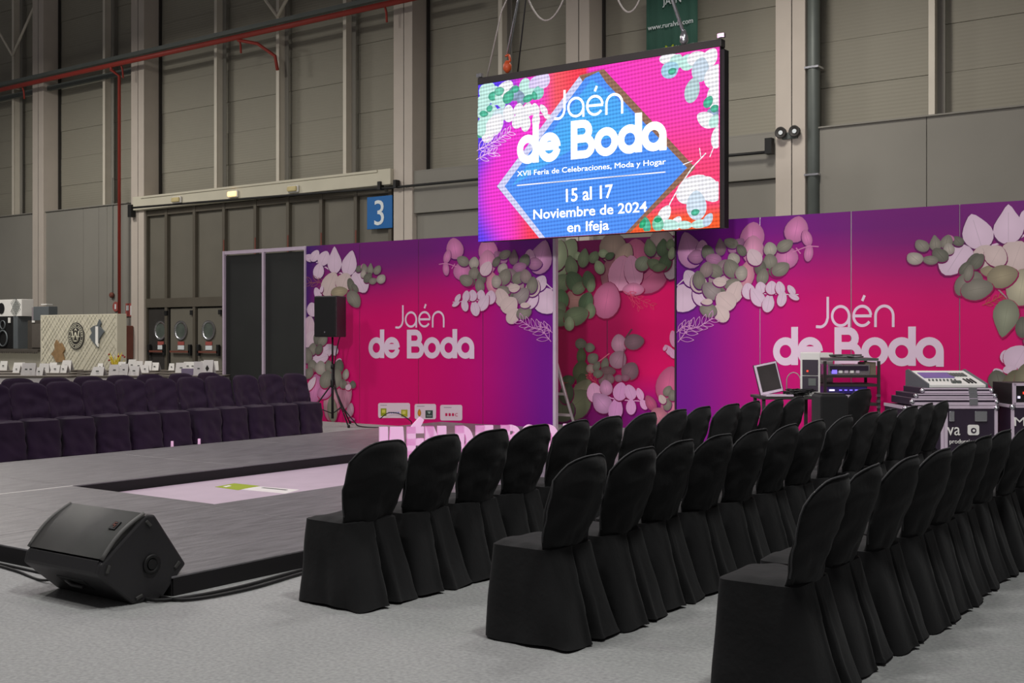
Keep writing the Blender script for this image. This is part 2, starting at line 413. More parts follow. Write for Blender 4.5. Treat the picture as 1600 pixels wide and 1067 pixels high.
# small items on wall by the gate
for nm, px, py, w, h, m, lb, ct in (('extinguisher_sign', 178, 479, .30, .36, M_signred, 'small round red fire sign on the grey wall left of the gate', 'sign'),
                                ('exit_sign', 200, 484, .42, .42, M_signred, 'red and white square fire equipment sign beside the red riser pipe', 'sign')):
    p = onY(px, py, YW - .0)
    e = empty(nm, (p[0], YW - .01 + .08, p[2]), 0, lb, ct)
    if nm == 'extinguisher_sign':
        mb = MB(); mb.lathe([(.16, -.01), (.16, .01)], (0, 0, 0), 24, 'Y'); mb.build('sign_disc', m, e)
        mb = MB(); mb.box((0, -.015, 0), (.07, .01, .16)); mb.build('symbol', M_signwhite, e)
    else:
        mb = MB(); mb.box((0, 0, 0), (w, .02, h)); mb.build('sign_plate', m, e)
        mb = MB(); mb.box((-.1, -.015, .06), (.12, .01, .16)); mb.box((.1, -.015, -.02), (.1, .01, .3)); mb.build('symbol', M_signwhite, e)
p = onY(173, 461, YW - .0)
e = empty('alarm_sounder', (p[0], YW + .07, p[2]), 0, 'small dark red alarm sounder on the grey wall with thin conduit above', 'alarm')
mb = MB(); mb.lathe([(.09, 0), (.09, -.06), (.05, -.1)], (0, 0, 0), 16, 'Y'); mb.build('sounder', M_rust, e)
mb = MB(); mb.tube([(0, 0, .05), (0, 0, 3.8)], .012, 6); mb.build('conduit', M_greypipe, e)
p = onY(204, 530, YW - .3)
e = empty('hose_cabinet', (-31.9, YW - .3, 1.25), 0, 'red fire hose cabinet at the foot of the red riser pipe', 'fire cabinet')
mb = MB(); mb.box((0, .12, 0), (.75, .3, 1.05)); mb.build('cabinet', M_rust, e, bevel=.02)
mb = MB(); mb.box((-.05, -.04, .02), (.5, .02, .55)); mb.build('cabinet_window', M_chrome, e)
# twin floodlights on right column
e = empty('twin_floodlight', (-9.59, YW - .02, 5.63), 0, 'twin round emergency floodlights on the right pale column', 'lamp')
mb = MB(); mb.box((0, 0, -.04), (.34, .08, .14)); mb.build('housing', M_greypipe, e, bevel=.01)
for sx in (-.15, .15):
    mb = MB(); mb.lathe([(.05, .0), (.11, -.08), (.12, -.16), (.10, -.16), (.05, -.12)], (sx, 0, .02), 20, 'Y'); ob = mb.build('lamp_head', M_darksteel, e)
    mb = MB(); mb.lathe([(.045, -.15), (.045, -.13)], (sx, 0, .02), 14, 'Y'); mb.build('bulb', M_signwhite, ob)
# green hanging banner
xa = onY(1010, 80, YW - .15)[0]; xb = onY(1090, 80, YW - .15)[0]
e = empty('hanging_banner', ((xa + xb) / 2, YW - .15, 8.0), 0, 'dark green fabric banner hanging on the wall above the led screen', 'banner')
mb = MB(); w = xb - xa; nx = 20
for i in range(nx + 1):
    u = i / nx; yy = .03 * math.sin(u * 19) + .012 * math.sin(u * 41)
    for z in (0, -1.9): mb.vert((-w / 2 + u * w, yy, z + 1.2))
for i in range(nx): mb.face((2 * i, 2 * i + 1, 2 * i + 3, 2 * i + 2), True)
ob = mb.build('banner_cloth', M_bannergreen, e); md = ob.modifiers.new('s', 'SOLIDIFY'); md.thickness = .004
zz = onY(1050, 42, YW)[2] - 8.0
text_obj('www.ruralvia.com', .16, 'lettering', M_signwhite, e, (.0, -.06, zz - .05), width=w * .88)
zz = onY(1050, 6, YW)[2] - 8.0
text_obj('JAÉN', .22, 'lettering', M_signwhite, e, (.05, -.06, zz - .06), width=w * .36)
zz = onY(1049, 80, YW)[2] - 8.0
mb = MB()
for a, b in (((-.09, 0), (-.09, .2)), ((-.09, .2), (0, .09)), ((0, .09), (.09, .2)), ((.09, .2), (.09, 0)), ((-.03, .1), (-.03, 0)), ((.03, .1), (.03, 0))):
    mb.tube([(a[0], 0, a[1]), (b[0], 0, b[1])], .018, 5)
mb.build('crest', M_olive, e, loc=(-.02, -.06, zz - .12))
# concealed roof truss carrying the hoists, above the frame
e = empty('ceiling_truss', (-8.3, 13.2, 10.4), 0, kind='structure')
for dy, dz in ((-.25, 0), (.25, 0), (-.25, .5), (.25, .5)):
    mb = MB(); mb.tube([(-6, dy, dz), (6, dy, dz)], .04, 6); mb.build('truss_chord', M_greypipe, e)
for k in range(12):
    for dy in (-.25, .25):
        mb = MB(); mb.tube([(-6 + k, dy, 0 if k % 2 else .5), (-5 + k, dy, .5 if k % 2 else 0)], .02, 5); mb.build('truss_lacing', M_greypipe, e)

# ------------------------------------------------------------------ stand walls
YS = 14.2; YR = 15.98; HT = 2.99
SL0, SL1, SR0, SR1 = -14.7, -9.57, -7.56, -2.6
def sm(a, b, x):
    t = max(0, min(1, (x - a) / (b - a))); return t * t * (3 - 2 * t)
def mixc(a, b, t): return tuple(a[i] * (1 - t) + b[i] * t for i in range(3))
def L3(c, k=1.0): return tuple(v * k for v in lin(c))
CR = L3((224, 0, 112)); PU = L3((116, 14, 146)); DK = L3((72, 32, 116)); TP = L3((116, 28, 118)); MG = L3((190, 0, 136)); RO = L3((180, 30, 90))
def grad(s, t):
    # s 0 = outer edge (corner cluster), 1 = inner edge (next to the recess); t = height
    c = mixc(CR, MG, sm(.45, .8, s) * .6)
    c = mixc(c, PU, sm(.68, 1.0, s))
    c = mixc(c, mixc(TP, PU, sm(.4, .9, s)), sm(.62, .98, t + .06 * math.sin(s * 5)))
    c = mixc(c, DK, sm(.14, .0, s) * sm(.2, .5, t))
    return c
def panel(x0, x1, y, z0, z1, f, parent, nx=6, nz=14, name='stand_panel', th=.05):
    mb = MB(); g = .006; x0 += g; x1 -= g
    for j in range(nz + 1):
        for i in range(nx + 1):
            X = x0 + (x1 - x0) * i / nx; Z = z0 + (z1 - z0) * j / nz
            mb.vert((X, y, Z), f(X, Z))
    for j in range(nz):
        for i in range(nx):
            a = j * (nx + 1) + i; mb.face((a, a + 1, a + nx + 2, a + nx + 1))
    b = len(mb.v); cs = f((x0 + x1) / 2, z0)
    for X, Z in ((x0, z0), (x1, z0), (x1, z1), (x0, z1)):
        mb.vert((X, y, Z), f(X, Z)); mb.vert((X, y + th, Z), (.5, .5, .5))
    for i in range(4):
        j = (i + 1) % 4; mb.face((b + 2 * i, b + 2 * i + 1, b + 2 * j + 1, b + 2 * j))
    mb.face((b + 1, b + 3, b + 5, b + 7))
    return mb.build(name, M_print, parent, fix=False)
stL = empty('stand_wall', (0, 0, 0), 0, 'magenta printed exhibition wall left of the open gap, behind the tripod speaker', 'stand wall')
stR = empty('stand_wall', (0, 0, 0), 0, 'magenta printed exhibition wall right of the open gap, behind the flight cases', 'stand wall')
stB = empty('stand_wall', (0, 0, 0), 0, 'leaf printed exhibition wall set back behind the gap and ladder', 'stand wall')
seamL = [SL0, -13.44, -12.16, -10.87, SL1]; seamR = [SR0, -6.34, -5.13, -3.83, SR1]
for a, b in zip(seamL, seamL[1:]):
    panel(a, b, YS, 0, HT, lambda X, Z: grad((X - SL0) / (SL1 - SL0), Z / HT), stL)
for a, b in zip(seamR, seamR[1:]):
    panel(a, b, YS, 0, HT, lambda X, Z: grad((SR1 - X) / (SR1 - SR0), Z / HT), stR)
def gradB(X, Z):
    t = Z / HT; c = mixc(L3((245, 0, 112)), L3((140, 10, 150)), sm(.30, .05, t))
    c = mixc(c, L3((140, 24, 120)), sm(.72, .95, t)); return mixc(c, L3((120, 10, 70)), sm(-8.9, -9.6, X) * .6)  # left end darkened: shade of the front wall mixed into the print colour
for a, b in zip([-12.2, -10.98, -9.74, -8.5, -7.26, -6.02], [-10.98, -9.74, -8.5, -7.26, -6.02, -4.8]):
    panel(a, b, YR, 0, HT, gradB, stB)
# edge posts and thin joint profiles
def post(x, y, z1, parent, w=.04, m=M_alupale, z0=0, d=.07, name='frame_post'):
    mb = MB(); mb.box((x, y, (z0 + z1) / 2), (w, d, z1 - z0)); return mb.build(name, m, parent, bevel=.004)
post(SL1 + .02, YS + .02, HT, stL, .05); post(SL0, YS + .0, HT, stL, .025)
post(SR0 - .015, YS + .03, HT, stR, .02, M_case)
for x in seamR[1:-1]: post(x, YS + .015, HT, stR, .007, M_alu, d=.031, name='joint_profile')
# black panels at the far left of the stand
bp = empty('black_partition', (0, 0, 0), 0, 'black two-bay partition with pale frame at the left end of the stand', 'partition')
bx = [-16.8, -15.75, SL0]
for a, b in zip(bx, bx[1:]):
    mb = MB(); mb.box(((a + b) / 2, YS + .02, HT / 2 - .03), (b - a - .05, .02, HT - .1)); mb.build('infill_panel', M_blackpanel, bp)
for x in bx[:2]: post(x, YS, HT, bp, .05)
mb = MB(); mb.box(((bx[0] + bx[2]) / 2, YS, HT - .03), (bx[2] - bx[0], .06, .06)); mb.build('top_rail', M_alupale, bp)

# ------------------------------------------------------------------ printed leaves
Wc = (226, 200, 220); Pk = (212, 130, 180); Pd = (176, 120, 160); Gr = (140, 136, 124); Gd = (112, 112, 100); Gp = (178, 170, 160); Cm = (214, 194, 190)
class Art:
    def __init__(s, Y, mapf=None, gain=1.0, base=.003, step=.00006, shadow=None):
        s.Y = Y; s.m = MB(); s.n = 0; s.mapf = mapf; s.gain = gain; s.base = base; s.step = step; s.shadow = shadow
    def pt(s, x, y, off=0):
        p = onY(x, y, s.Y); X, Z = p[0], p[2]
        if s.mapf: X = s.mapf(X)
        return (X, s.Y - s.base - s.n * s.step, Z)
    def poly(s, pts, col, ccol=None, raw=None):
        s.n += 1
        if raw: c = cc = raw
        else: c = L3(col, s.gain); cc = L3(ccol or col, s.gain)
        cx = sum(p[0] for p in pts) / len(pts); cy = sum(p[1] for p in pts) / len(pts)
        b = s.m.vert(s.pt(cx, cy), cc); ids = [s.m.vert(s.pt(*p), c) for p in pts]
        for i in range(len(ids)): s.m.face((b, ids[i], ids[(i + 1) % len(ids)]))
    def leaf(s, cx, cy, L, Wd, ang, col, tip=.25, sh=True, vein=True):
        a = R(ang); ca, sa = math.cos(a), math.sin(a); pts = []
        n = 18
        for k in range(n):
            t = 2 * PI * k / n; u = math.cos(t); v = math.sin(t)
            r = 1
            x = u * L / 2 * (1 + tip * .35 * (max(0, u) ** 6)); y = v * Wd / 2 * (1 - tip * .45 * max(0, u)) 
            pts.append((cx + x * ca - y * sa, cy - x * sa - y * ca))
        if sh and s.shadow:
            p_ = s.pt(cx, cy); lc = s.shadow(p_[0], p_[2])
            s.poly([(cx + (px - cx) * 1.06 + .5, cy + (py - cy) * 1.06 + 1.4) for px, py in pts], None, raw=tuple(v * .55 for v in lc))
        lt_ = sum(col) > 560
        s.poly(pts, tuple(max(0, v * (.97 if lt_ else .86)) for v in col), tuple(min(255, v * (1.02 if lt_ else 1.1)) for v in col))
        if vein:
            x0 = (cx - L * .42 * ca, cy + L * .42 * sa); x1 = (cx + L * .42 * ca, cy - L * .42 * sa)
            s.line([x0, x1], .5, tuple(v * .9 for v in col))
    def line(s, pts, w, col):
        s.n += 1; c = L3(col, s.gain)
        for (x0, y0), (x1, y1) in zip(pts, pts[1:]):
            dx, dy = x1 - x0, y1 - y0; l = math.hypot(dx, dy) or 1; nx, ny = -dy / l * w / 2, dx / l * w / 2
            ids = [s.m.vert(s.pt(*p), c) for p in ((x0 + nx, y0 + ny), (x1 + nx, y1 + ny), (x1 - nx, y1 - ny), (x0 - nx, y0 - ny))]
            s.m.face(ids)
    def outline_leaf(s, x0, y0, L, ang, w, col):
        a = R(ang); ca, sa = math.cos(a), math.sin(a)
        up = []; dn = []
        for k in range(7):
            u = k / 6; h = math.sin(u * PI) * L * .17
            up.append((x0 + u * L * ca - h * sa, y0 - u * L * sa - h * ca)); dn.append((x0 + u * L * ca + h * sa, y0 - u * L * sa + h * ca))
        s.line(up, w, col); s.line(dn, w, col)
    def sprig(s, pts, n, L, w, col, side=40):
        s.line(pts, w * 1.3, col)
        (x0, y0), (x1, y1) = pts[0], pts[-1]; base = math.degrees(math.atan2(-(y1 - y0), x1 - x0))
        for k in range(n):
            u = (k + .5) / n; seg = u * (len(pts) - 1); i = min(int(seg), len(pts) - 2); f = seg - i
            x = pts[i][0] * (1 - f) + pts[i + 1][0] * f; y = pts[i][1] * (1 - f) + pts[i + 1][1] * f
            s.outline_leaf(x, y, L * (1 - .3 * u), base + side, w, col); s.outline_leaf(x, y, L * (1 - .3 * u), base - side, w, col)
    def build(s, name, parent, m=None): return s.m.build(name, m or M_print, parent, fix=False)

CORNER = [  # outer corner cluster (pixels on the left wall)
 ('line', [(478, 402), (500, 412), (516, 422), (545, 430), (566, 436)], 2, Wc),
 (484, 403, 14, 11, 160, Wc), (492, 400, 18, 12, 60, Wc), (506, 404, 22, 16, 65, Wc), (498, 424, 22, 15, 80, Wc), (523, 409, 34, 20, 90, Wc, .9), (546, 413, 34, 21, 78, Wc, .6),
 ('sprig', [(512, 448), (498, 441), (482, 442)], 3, 16, .8, (150, 90, 100)),
 (516, 445, 36, 24, 70, Cm), (538, 441, 26, 24, 70, Cm), (563, 440, 32, 24, -65, Wc),
 (530, 456, 24, 15, 10, (168, 156, 128)), (549, 446, 22, 10, -75, Gd), (555, 450, 14, 8, -60, Gd), (553, 467, 26, 18, -60, Gr),
 (561, 420, 11, 8, 60, Gd), (567, 416, 8, 5, 60, Pk), (570, 420, 14, 9, 100, Gr), (579, 421, 15, 9, 85, Gr, .8), (590, 422, 14, 10, 60, Gr), (568, 428, 12, 8, 80, Gp), (575, 434, 16, 11, 60, Gd), (583, 439, 12, 9, 20, Gr), (596, 436, 14, 12, 50, Gp),
 (497, 459, 18, 10, 110, Wc), (503, 452, 10, 5, 80, Wc),
 (489, 484, 20, 16, 100, Wc),
 (482, 512, 32, 18, 80, (220, 190, 205)), (484, 530, 26, 16, 60, (225, 200, 212)), (508, 549, 30, 18, 30, Wc), (500, 560, 26, 16, 200, Wc), (524, 548, 14, 9, 80, Wc), (530, 565, 10, 8, 60, Wc),
 (496, 530, 18, 10, 100, Gd), (505, 532, 18, 12, 60, Gr), (489, 546, 18, 12, 80, Gr), (499, 546, 16, 10, 70, Gd), (481, 556, 22, 14, 90, Gr), (489, 572, 18, 14, 100, Gr),
 (492, 608, 42, 22, 80, Pk), (487, 600, 22, 9, 60, (230, 205, 220)), (520, 626, 60, 24, 85, (205, 150, 165)), (508, 612, 24, 18, 45, Pk), (540, 618, 40, 18, 80, (205, 140, 165)),
 (483, 583, 18, 13, 60, Gr), (502, 575, 20, 16, 90, Gp), (515, 573, 18, 12, 95, Gr), (530, 573, 20, 14, 80, Gd), (510, 593, 26, 17, 75, Gr), (526, 592, 28, 16, 80, Gr), (541, 585, 15, 9, 80, Gp), (537, 600, 14, 11, 100, Gr), (552, 601, 11, 9, 90, Gd), (545, 605, 9, 8, 60, (220, 190, 205)),
 (548, 641, 20, 10, 80, (205, 160, 180)), (551, 655, 8, 5, 0, Pk), (520, 640, 36, 14, 95, (150, 150, 130)),
]
INNER = [   # cluster next to the inner edge
 (711, 389, 30, 24, 100, Pk), (699, 401, 20, 10, 75, Pk), (697, 420, 20, 9, 95, Pk), (722, 424, 26, 24, 90, Pk), ('line', [(686, 413), (697, 411), (715, 417)], 1.4, Pk), ('line', [(706, 420), (711, 412)], 1.4, Pk),
 (763, 393, 36, 27, 95, Pk, .2), (762, 410, 34, 24, 90, (220, 150, 185)), (845, 404, 46, 32, 75, (210, 150, 195), .6), (828, 402, 22, 15, 90, (212, 160, 196)), (855, 471, 36, 40, 90, Wc), (844, 443, 24, 18, 60, Wc), (836, 412, 20, 18, 0, Pd),
 (829, 470, 28, 20, 50, Wc), (833, 450, 26, 20, 70, Cm), (770, 443, 34, 18, 100, (220, 150, 170)), (800, 448, 40, 34, 60, (190, 160, 168)),
 ('line', [(850, 440), (864, 452)], 2, Wc),
 (724, 408, 18, 14, 150, Gr), (741, 411, 17, 14, 80, Gp), (741, 427, 18, 15, 80, Gr), (733, 441, 18, 14, 10, Gd), (729, 438, 20, 16, 150, Gr), (753, 434, 22, 13, 80, Gd), (750, 447, 20, 13, 100, Gr), (760, 420, 22, 16, 60, (222, 196, 205)),
 (783, 402, 22, 14, 140, Pd), (789, 398, 18, 12, 30, Gr), (776, 409, 16, 10, 60, Gd), (786, 420, 16, 14, 60, Gp), (803, 403, 20, 13, 85, (130, 105, 115), .8), (820, 408, 20, 15, 70, Gd), (812, 418, 20, 14, 20, Pd), (800, 430, 20, 16, 120, (150, 128, 134)), (789, 433, 24, 18, 70, Gr), (776, 440, 14, 18, 0, Gp), (811, 434, 22, 16, 40, Gr), (822, 432, 20, 16, 100, (160, 140, 140)),
 (832, 446, 24, 15, 80, Gr), (798, 458, 22, 14, 40, Gd), (787, 455, 20, 16, 0, Gr), (815, 462, 26, 20, 45, (156, 146, 144)), (804, 450, 16, 12, 10, Cm), (785, 466, 28, 20, 110, Cm), (796, 477, 26, 24, 45, Cm), (802, 494, 24, 18, 60, Cm), (819, 489, 22, 17, 20, Gr), (821, 477, 14, 8, 0, Cm),
 ('line', [(708, 472), (740, 470), (770, 466)], 1.2, Wc),
 (767, 465, 20, 15, 80, Wc), (752, 461, 14, 12, 80, Wc), (756, 474, 24, 15, 60, Wc, .6), (743, 482, 22, 13, 100, Wc, .6), (739, 462, 16, 13, 90, Wc), (729, 463, 16, 10, 80, Wc), (727, 477, 18, 10, 100, Wc), (716, 466, 13, 7, 60, Wc), (713, 475, 12, 6, 30, Wc),
 ('sprig', [(862, 534), (848, 516), (832, 512), (813, 500)], 6, 20, .8, (215, 150, 205), 38),
 ('sprig', [(864, 520), (856, 512), (842, 510)], 3, 14, .8, (215, 150, 205), 38),
]
def draw(art, data):
    for d in data:
        if d[0] == 'line': art.line(d[1], d[2], d[3])
        elif d[0] == 'sprig': art.sprig(*d[1:])
        else: art.leaf(d[0], d[1], d[2] * 1.08, d[3] * 1.14, *d[4:6], **({'tip': d[6]} if len(d) > 6 else {}))
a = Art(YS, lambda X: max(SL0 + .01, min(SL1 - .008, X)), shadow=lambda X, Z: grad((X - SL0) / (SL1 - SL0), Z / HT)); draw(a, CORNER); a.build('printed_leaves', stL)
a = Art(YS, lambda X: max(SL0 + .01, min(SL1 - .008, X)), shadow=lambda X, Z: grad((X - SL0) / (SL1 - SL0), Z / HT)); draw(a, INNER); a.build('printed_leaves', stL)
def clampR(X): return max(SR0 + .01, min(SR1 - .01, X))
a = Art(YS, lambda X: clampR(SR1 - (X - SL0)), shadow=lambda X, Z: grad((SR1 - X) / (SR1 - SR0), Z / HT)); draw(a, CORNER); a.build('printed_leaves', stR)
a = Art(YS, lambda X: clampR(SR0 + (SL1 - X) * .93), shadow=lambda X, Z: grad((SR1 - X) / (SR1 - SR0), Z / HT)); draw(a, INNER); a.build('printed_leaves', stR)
EXTRA = [(1588, 402, 46, 40, 70, Cm), (1556, 400, 30, 34, 60, Cm), ('sprig', [(1535, 477), (1552, 470), (1566, 462)], 3, 13, .9, (190, 90, 80), 35),
 ('line', [(1560, 452), (1576, 468), (1590, 488), (1600, 505)], 2, (170, 150, 150)), (1596, 450, 52, 42, 80, (190, 184, 158)), (1566, 432, 44, 32, 15, (158, 148, 122)),
 (1572, 494, 50, 37, -100, (146, 150, 128), .7), (1526, 452, 46, 30, 10, Gr), (1527, 409, 26, 17, 50, Gd), (1514, 427, 24, 13, 75, Gr), (1598, 512, 30, 20, 90, Gd),
 (1592, 562, 40, 44, 60, Wc), (1578, 577, 20, 12, 10, Wc), (1584, 604, 46, 34, 80, (120, 116, 92)), (1602, 592, 44, 30, 80, (132, 128, 104))]
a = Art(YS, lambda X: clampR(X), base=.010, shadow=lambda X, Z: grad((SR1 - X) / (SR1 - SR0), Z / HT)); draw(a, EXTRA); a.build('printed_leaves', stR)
G1 = (118, 134, 104); G2 = (88, 110, 82); G3 = (160, 176, 142); Pp = (200, 105, 145)
REC = [
 (880, 404, 60, 34, 60, G3), (872, 400, 44, 26, 80, (170, 184, 150)), (958, 388, 44, 38, 90, (160, 140, 128), .1), (1035, 386, 50, 40, 100, (172, 150, 150)), (958, 430, 50, 34, 90, (170, 110, 125)), (1016, 430, 60, 46, 40, Pp, .2), (994, 402, 50, 40, 90, Pp),
 (1052, 405, 60, 26, 80, (210, 190, 200)), (975, 402, 40, 24, 70, (190, 165, 150)), (970, 428, 50, 34, 80, (228, 160, 195)), (990, 424, 44, 26, 100, (230, 165, 200)), (990, 452, 18, 30, 90, (225, 140, 180)), (948, 470, 52, 38, 80, (206, 112, 155), .2), (900, 468, 30, 30, 0, (170, 125, 120)),
 (903, 400, 12, 12, 0, G3), (893, 416, 28, 18, 100, G1, .5), (912, 404, 26, 16, 80, G1, .5), (928, 402, 18, 14, 60, G1), (943, 396, 14, 12, 0, G3), (953, 400, 14, 10, 30, G2), (937, 418, 20, 14, 110, G3),
 (878, 442, 26, 24, 60, G1), (898, 440, 30, 24, 120, G2), (905, 450, 22, 16, 40, G1), (920, 438, 26, 18, 100, G2), (924, 446, 20, 12, 80, G1), (878, 468, 28, 20, 95, (96, 128, 90)), (874, 482, 20, 20, 60, G1), (916, 472, 28, 20, 70, G2), (922, 486, 22, 16, 80, G1), (872, 496, 24, 30, 60, G1), (900, 494, 36, 26, 20, G1), (890, 506, 20, 14, 90, G3),
 (1016, 388, 24, 17, 100, G1, .6), (1036, 388, 24, 18, 85, G2, .6), (1048, 382, 16, 12, 80, G1), (1004, 412, 22, 20, 60, (150, 160, 138)), (1024, 414, 24, 16, 150, G1), (1040, 410, 26, 18, 70, G2), (1030, 418, 20, 12, 10, G1), (1050, 396, 18, 10, 80, G3),
 ('sprig', [(975, 455), (1000, 468), (1022, 478)], 4, 14, .7, (220, 70, 110), 30), ('sprig', [(985, 455), (990, 470), (1002, 482)], 3, 12, .7, (220, 70, 110), 30),
 # lower
 (968, 537, 26, 22, 95, (190, 140, 165)), (991, 534, 28, 22, 10, (130, 100, 112)), (966, 562, 26, 24, 60, (160, 122, 140)), ('line', [(978, 528), (988, 514)], 2.4, (100, 60, 75)), ('line', [(936, 565), (953, 552)], 1.5, (205, 110, 130)), ('line', [(976, 545), (972, 590)], 1.5, (120, 70, 90)),
 (908, 537, 16, 15, 0, Gd), (922, 543, 14, 13, 0, Gd), (909, 556, 22, 13, 90, (84, 96, 66)), (927, 560, 16, 15, 40, Gd), (908, 580, 30, 22, 80, (84, 92, 66)), (912, 598, 26, 18, 100, (78, 88, 62)), (888, 595, 20, 16, 20, (74, 86, 64)),
 (924, 576, 14, 13, 0, (150, 128, 124)), (933, 572, 14, 10, 60, Gd), (946, 569, 18, 11, 80, Gd), (985, 580, 26, 24, 60, (128, 96, 108)), (968, 591, 14, 10, 0, (140, 96, 115)), (978, 590, 12, 10, 0, (140, 96, 115)), (950, 580, 22, 14, 0, (110, 84, 88)), (944, 594, 16, 14, 60, (124, 100, 104)), (954, 592, 14, 12, 100, (124, 100, 104)), (935, 584, 14, 12, 0, Gd),
 ('sprig', [(915, 612), (895, 606), (886, 604)], 3, 14, .8, (170, 60, 60), 30), ('sprig', [(935, 600), (925, 592), (922, 585)], 3, 10, .8, (190, 70, 90), 35),
 (912, 612, 36, 28, 60, (120, 118, 96)), (900, 632, 50, 40, 40, (112, 116, 92)), (880, 640, 36, 34, 90, (96, 100, 82)), (886, 615, 30, 20, 80, (76, 84, 66)),
 ('line', [(938, 612), (956, 622), (975, 625), (1012, 627)], 1.8, (225, 160, 210)),
 (930, 614, 28, 22, 100, (225, 165, 205)), (948, 606, 22, 18, 100, (205, 145, 185)), (942, 630, 32, 26, 130, (205, 150, 195), .5), (963, 640, 34, 20, 80, (215, 150, 205), .6), (970, 612, 26, 20, 80, (215, 155, 205)), (986, 613, 22, 16, 110, (220, 165, 210)), (987, 636, 22, 14, 90, (225, 165, 215)), (1001, 616, 18, 10, 110, (230, 170, 215)), (1007, 632, 16, 10, 120, (230, 170, 215)), (1013, 627, 8, 4, 0, (225, 170, 210)),
 (1018, 630, 24, 14, 120, (190, 90, 130)), (1046, 602, 52, 36, 80, (215, 105, 150)), (1050, 636, 34, 30, 90, (215, 130, 160)), (1030, 650, 24, 26, 120, (205, 130, 150)), (1044, 611, 16, 12, 60, Gr), (1044, 632, 18, 12, 80, Gr), (1036, 624, 14, 10, 120, Cm), (1052, 618, 16, 12, 90, Gr),
 (1054, 530, 24, 12, 100, (225, 150, 190)), (1047, 548, 20, 10, 130, (225, 165, 205)), (1052, 552, 16, 10, 120, (225, 165, 205)), (1040, 544, 8, 5, 60, (225, 165, 205)),
]
def clampB(X): return X
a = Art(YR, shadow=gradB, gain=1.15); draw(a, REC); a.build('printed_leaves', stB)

# ------------------------------------------------------------------ geometric lettering (rings and stems)
def arc(cx, cy, r, a0, a1, n=20): return [(cx + r * math.cos(R(a0 + (a1 - a0) * k / n)), cy + r * math.sin(R(a0 + (a1 - a0) * k / n))) for k in range(n + 1)]
def glyph(ch, w, H=1.36):
    r = .5 - w / 2; c = .5; g = []
    if ch == 'd': return [arc(c, c, r, 0, 360, 32), [(1 - w / 2, 0.02), (1 - w / 2, H)]], 1.0
    if ch == 'a': return [arc(c, c, r, 0, 360, 32), [(1 - w / 2, 0), (1 - w / 2, .5)]], 1.0
    if ch == 'o': return [arc(c, c, r, 0, 360, 32)], 1.0
    if ch in 'eé':
        k = [arc(c, c, r, 5, 325, 30), [(w * .4, c), (1 - w * .25, c)]] if w < .2 else [arc(c, c, r, 0, 350, 30), [(w * .4, c + .04), (1 - w * .3, c + .04)]]
        if ch == 'é': k.append([(c + .0, 1.17), (c + .12, 1.42)])
        return k, 1.0
    if ch == 'n': return [[(w / 2, 0), (w / 2, .5)] + arc(c, c, r, 180, 0, 18) + [(1 - w / 2, 0)]], 1.0
    if ch == 'J': return [[(.62, H + .02), (.62, .42)] + arc(.18, .42, .44 - .02, 0, -80, 10)[1:] + [(.0, 0.02)]], .62 + w / 2
    if ch == 'B':
        hw = w / 2; mid = .70
        return [[(hw, H), (hw, 0)], [(hw, H - hw)] + arc(.52, (H - hw + mid) / 2, (H - hw - mid) / 2, 90, -90, 10) + [(hw, mid)],
                [(hw, mid)] + arc(.62, (mid + hw) / 2, (mid - hw) / 2, 90, -90, 12) + [(hw, hw)]], 1.04
    return [], .45
def run(text, w, gap):
    out = []; x = 0
    for ch in text:
        s, adv = glyph(ch, w)
        for st in s: out.append([(px + x, py) for px, py in st])
        x += adv + gap
    return out, x - gap
def strokes_mesh(strokes, w, mapf):
    mb = MB()
    for st in strokes:
        n = len(st); closed = math.hypot(st[0][0] - st[-1][0], st[0][1] - st[-1][1]) < 1e-6
        L_, R_ = [], []; si = strokes.index(st)
        for i, p in enumerate(st):
            if closed and i in (0, n - 1): q0, q1 = st[n - 2], st[1]
            else: q0, q1 = st[max(0, i - 1)], st[min(n - 1, i + 1)]
            dx, dy = q1[0] - q0[0], q1[1] - q0[1]; l = math.hypot(dx, dy) or 1
            nx, ny = -dy / l * w / 2, dx / l * w / 2
            q_ = mapf(p[0] + nx, p[1] + ny); L_.append(mb.vert((q_[0], q_[1] - si * .0006, q_[2]))); q_ = mapf(p[0] - nx, p[1] - ny); R_.append(mb.vert((q_[0], q_[1] - si * .0006, q_[2])))
        for i in range(n - 1): mb.face((L_[i], L_[i + 1], R_[i + 1], R_[i]))
    return mb
def ring_text(text, w, gap, pl, pr, ptop, Y, off, name, m, parent):
    # pl / pr: pixel ends of the baseline on plane Y, ptop: pixel at x-height above pl
    s, tw = run(text, w, gap); A = onY(*pl, Y); B = onY(*pr, Y); T = onY(*ptop, Y); h = T[2] - A[2]; k = (B[0] - A[0]) / tw
    return strokes_mesh(s, w, lambda x, y: (A[0] + x * k, Y - off, A[2] + (B[2] - A[2]) * x / tw + y * h)).build(name, m, parent, fix=False)
ring_text('Jaén', .13, .10, (618, 512), (695, 511.5), (632, 486.5), YS, .003, 'lettering', M_letterprint, stL)
ring_text('de', .27, -.03, (576, 560), (625, 560), (576, 527), YS, .003, 'lettering', M_letterprint, stL)
ring_text('Boda', .27, -.03, (636, 560), (741.5, 560.5), (636, 527), YS, .003, 'lettering', M_letterprint, stL)
ring_text('Jaén', .13, .10, (1275, 511), (1398, 511), (1300, 476.5), YS, .003, 'lettering', M_letterprint, stR)
ring_text('de', .27, -.03, (1208, 571), (1286, 571.5), (1208, 527), YS, .003, 'lettering', M_letterprint, stR)
ring_text('Boda', .27, -.03, (1304, 571), (1475, 573), (1304, 527), YS, .003, 'lettering', M_letterprint, stR)
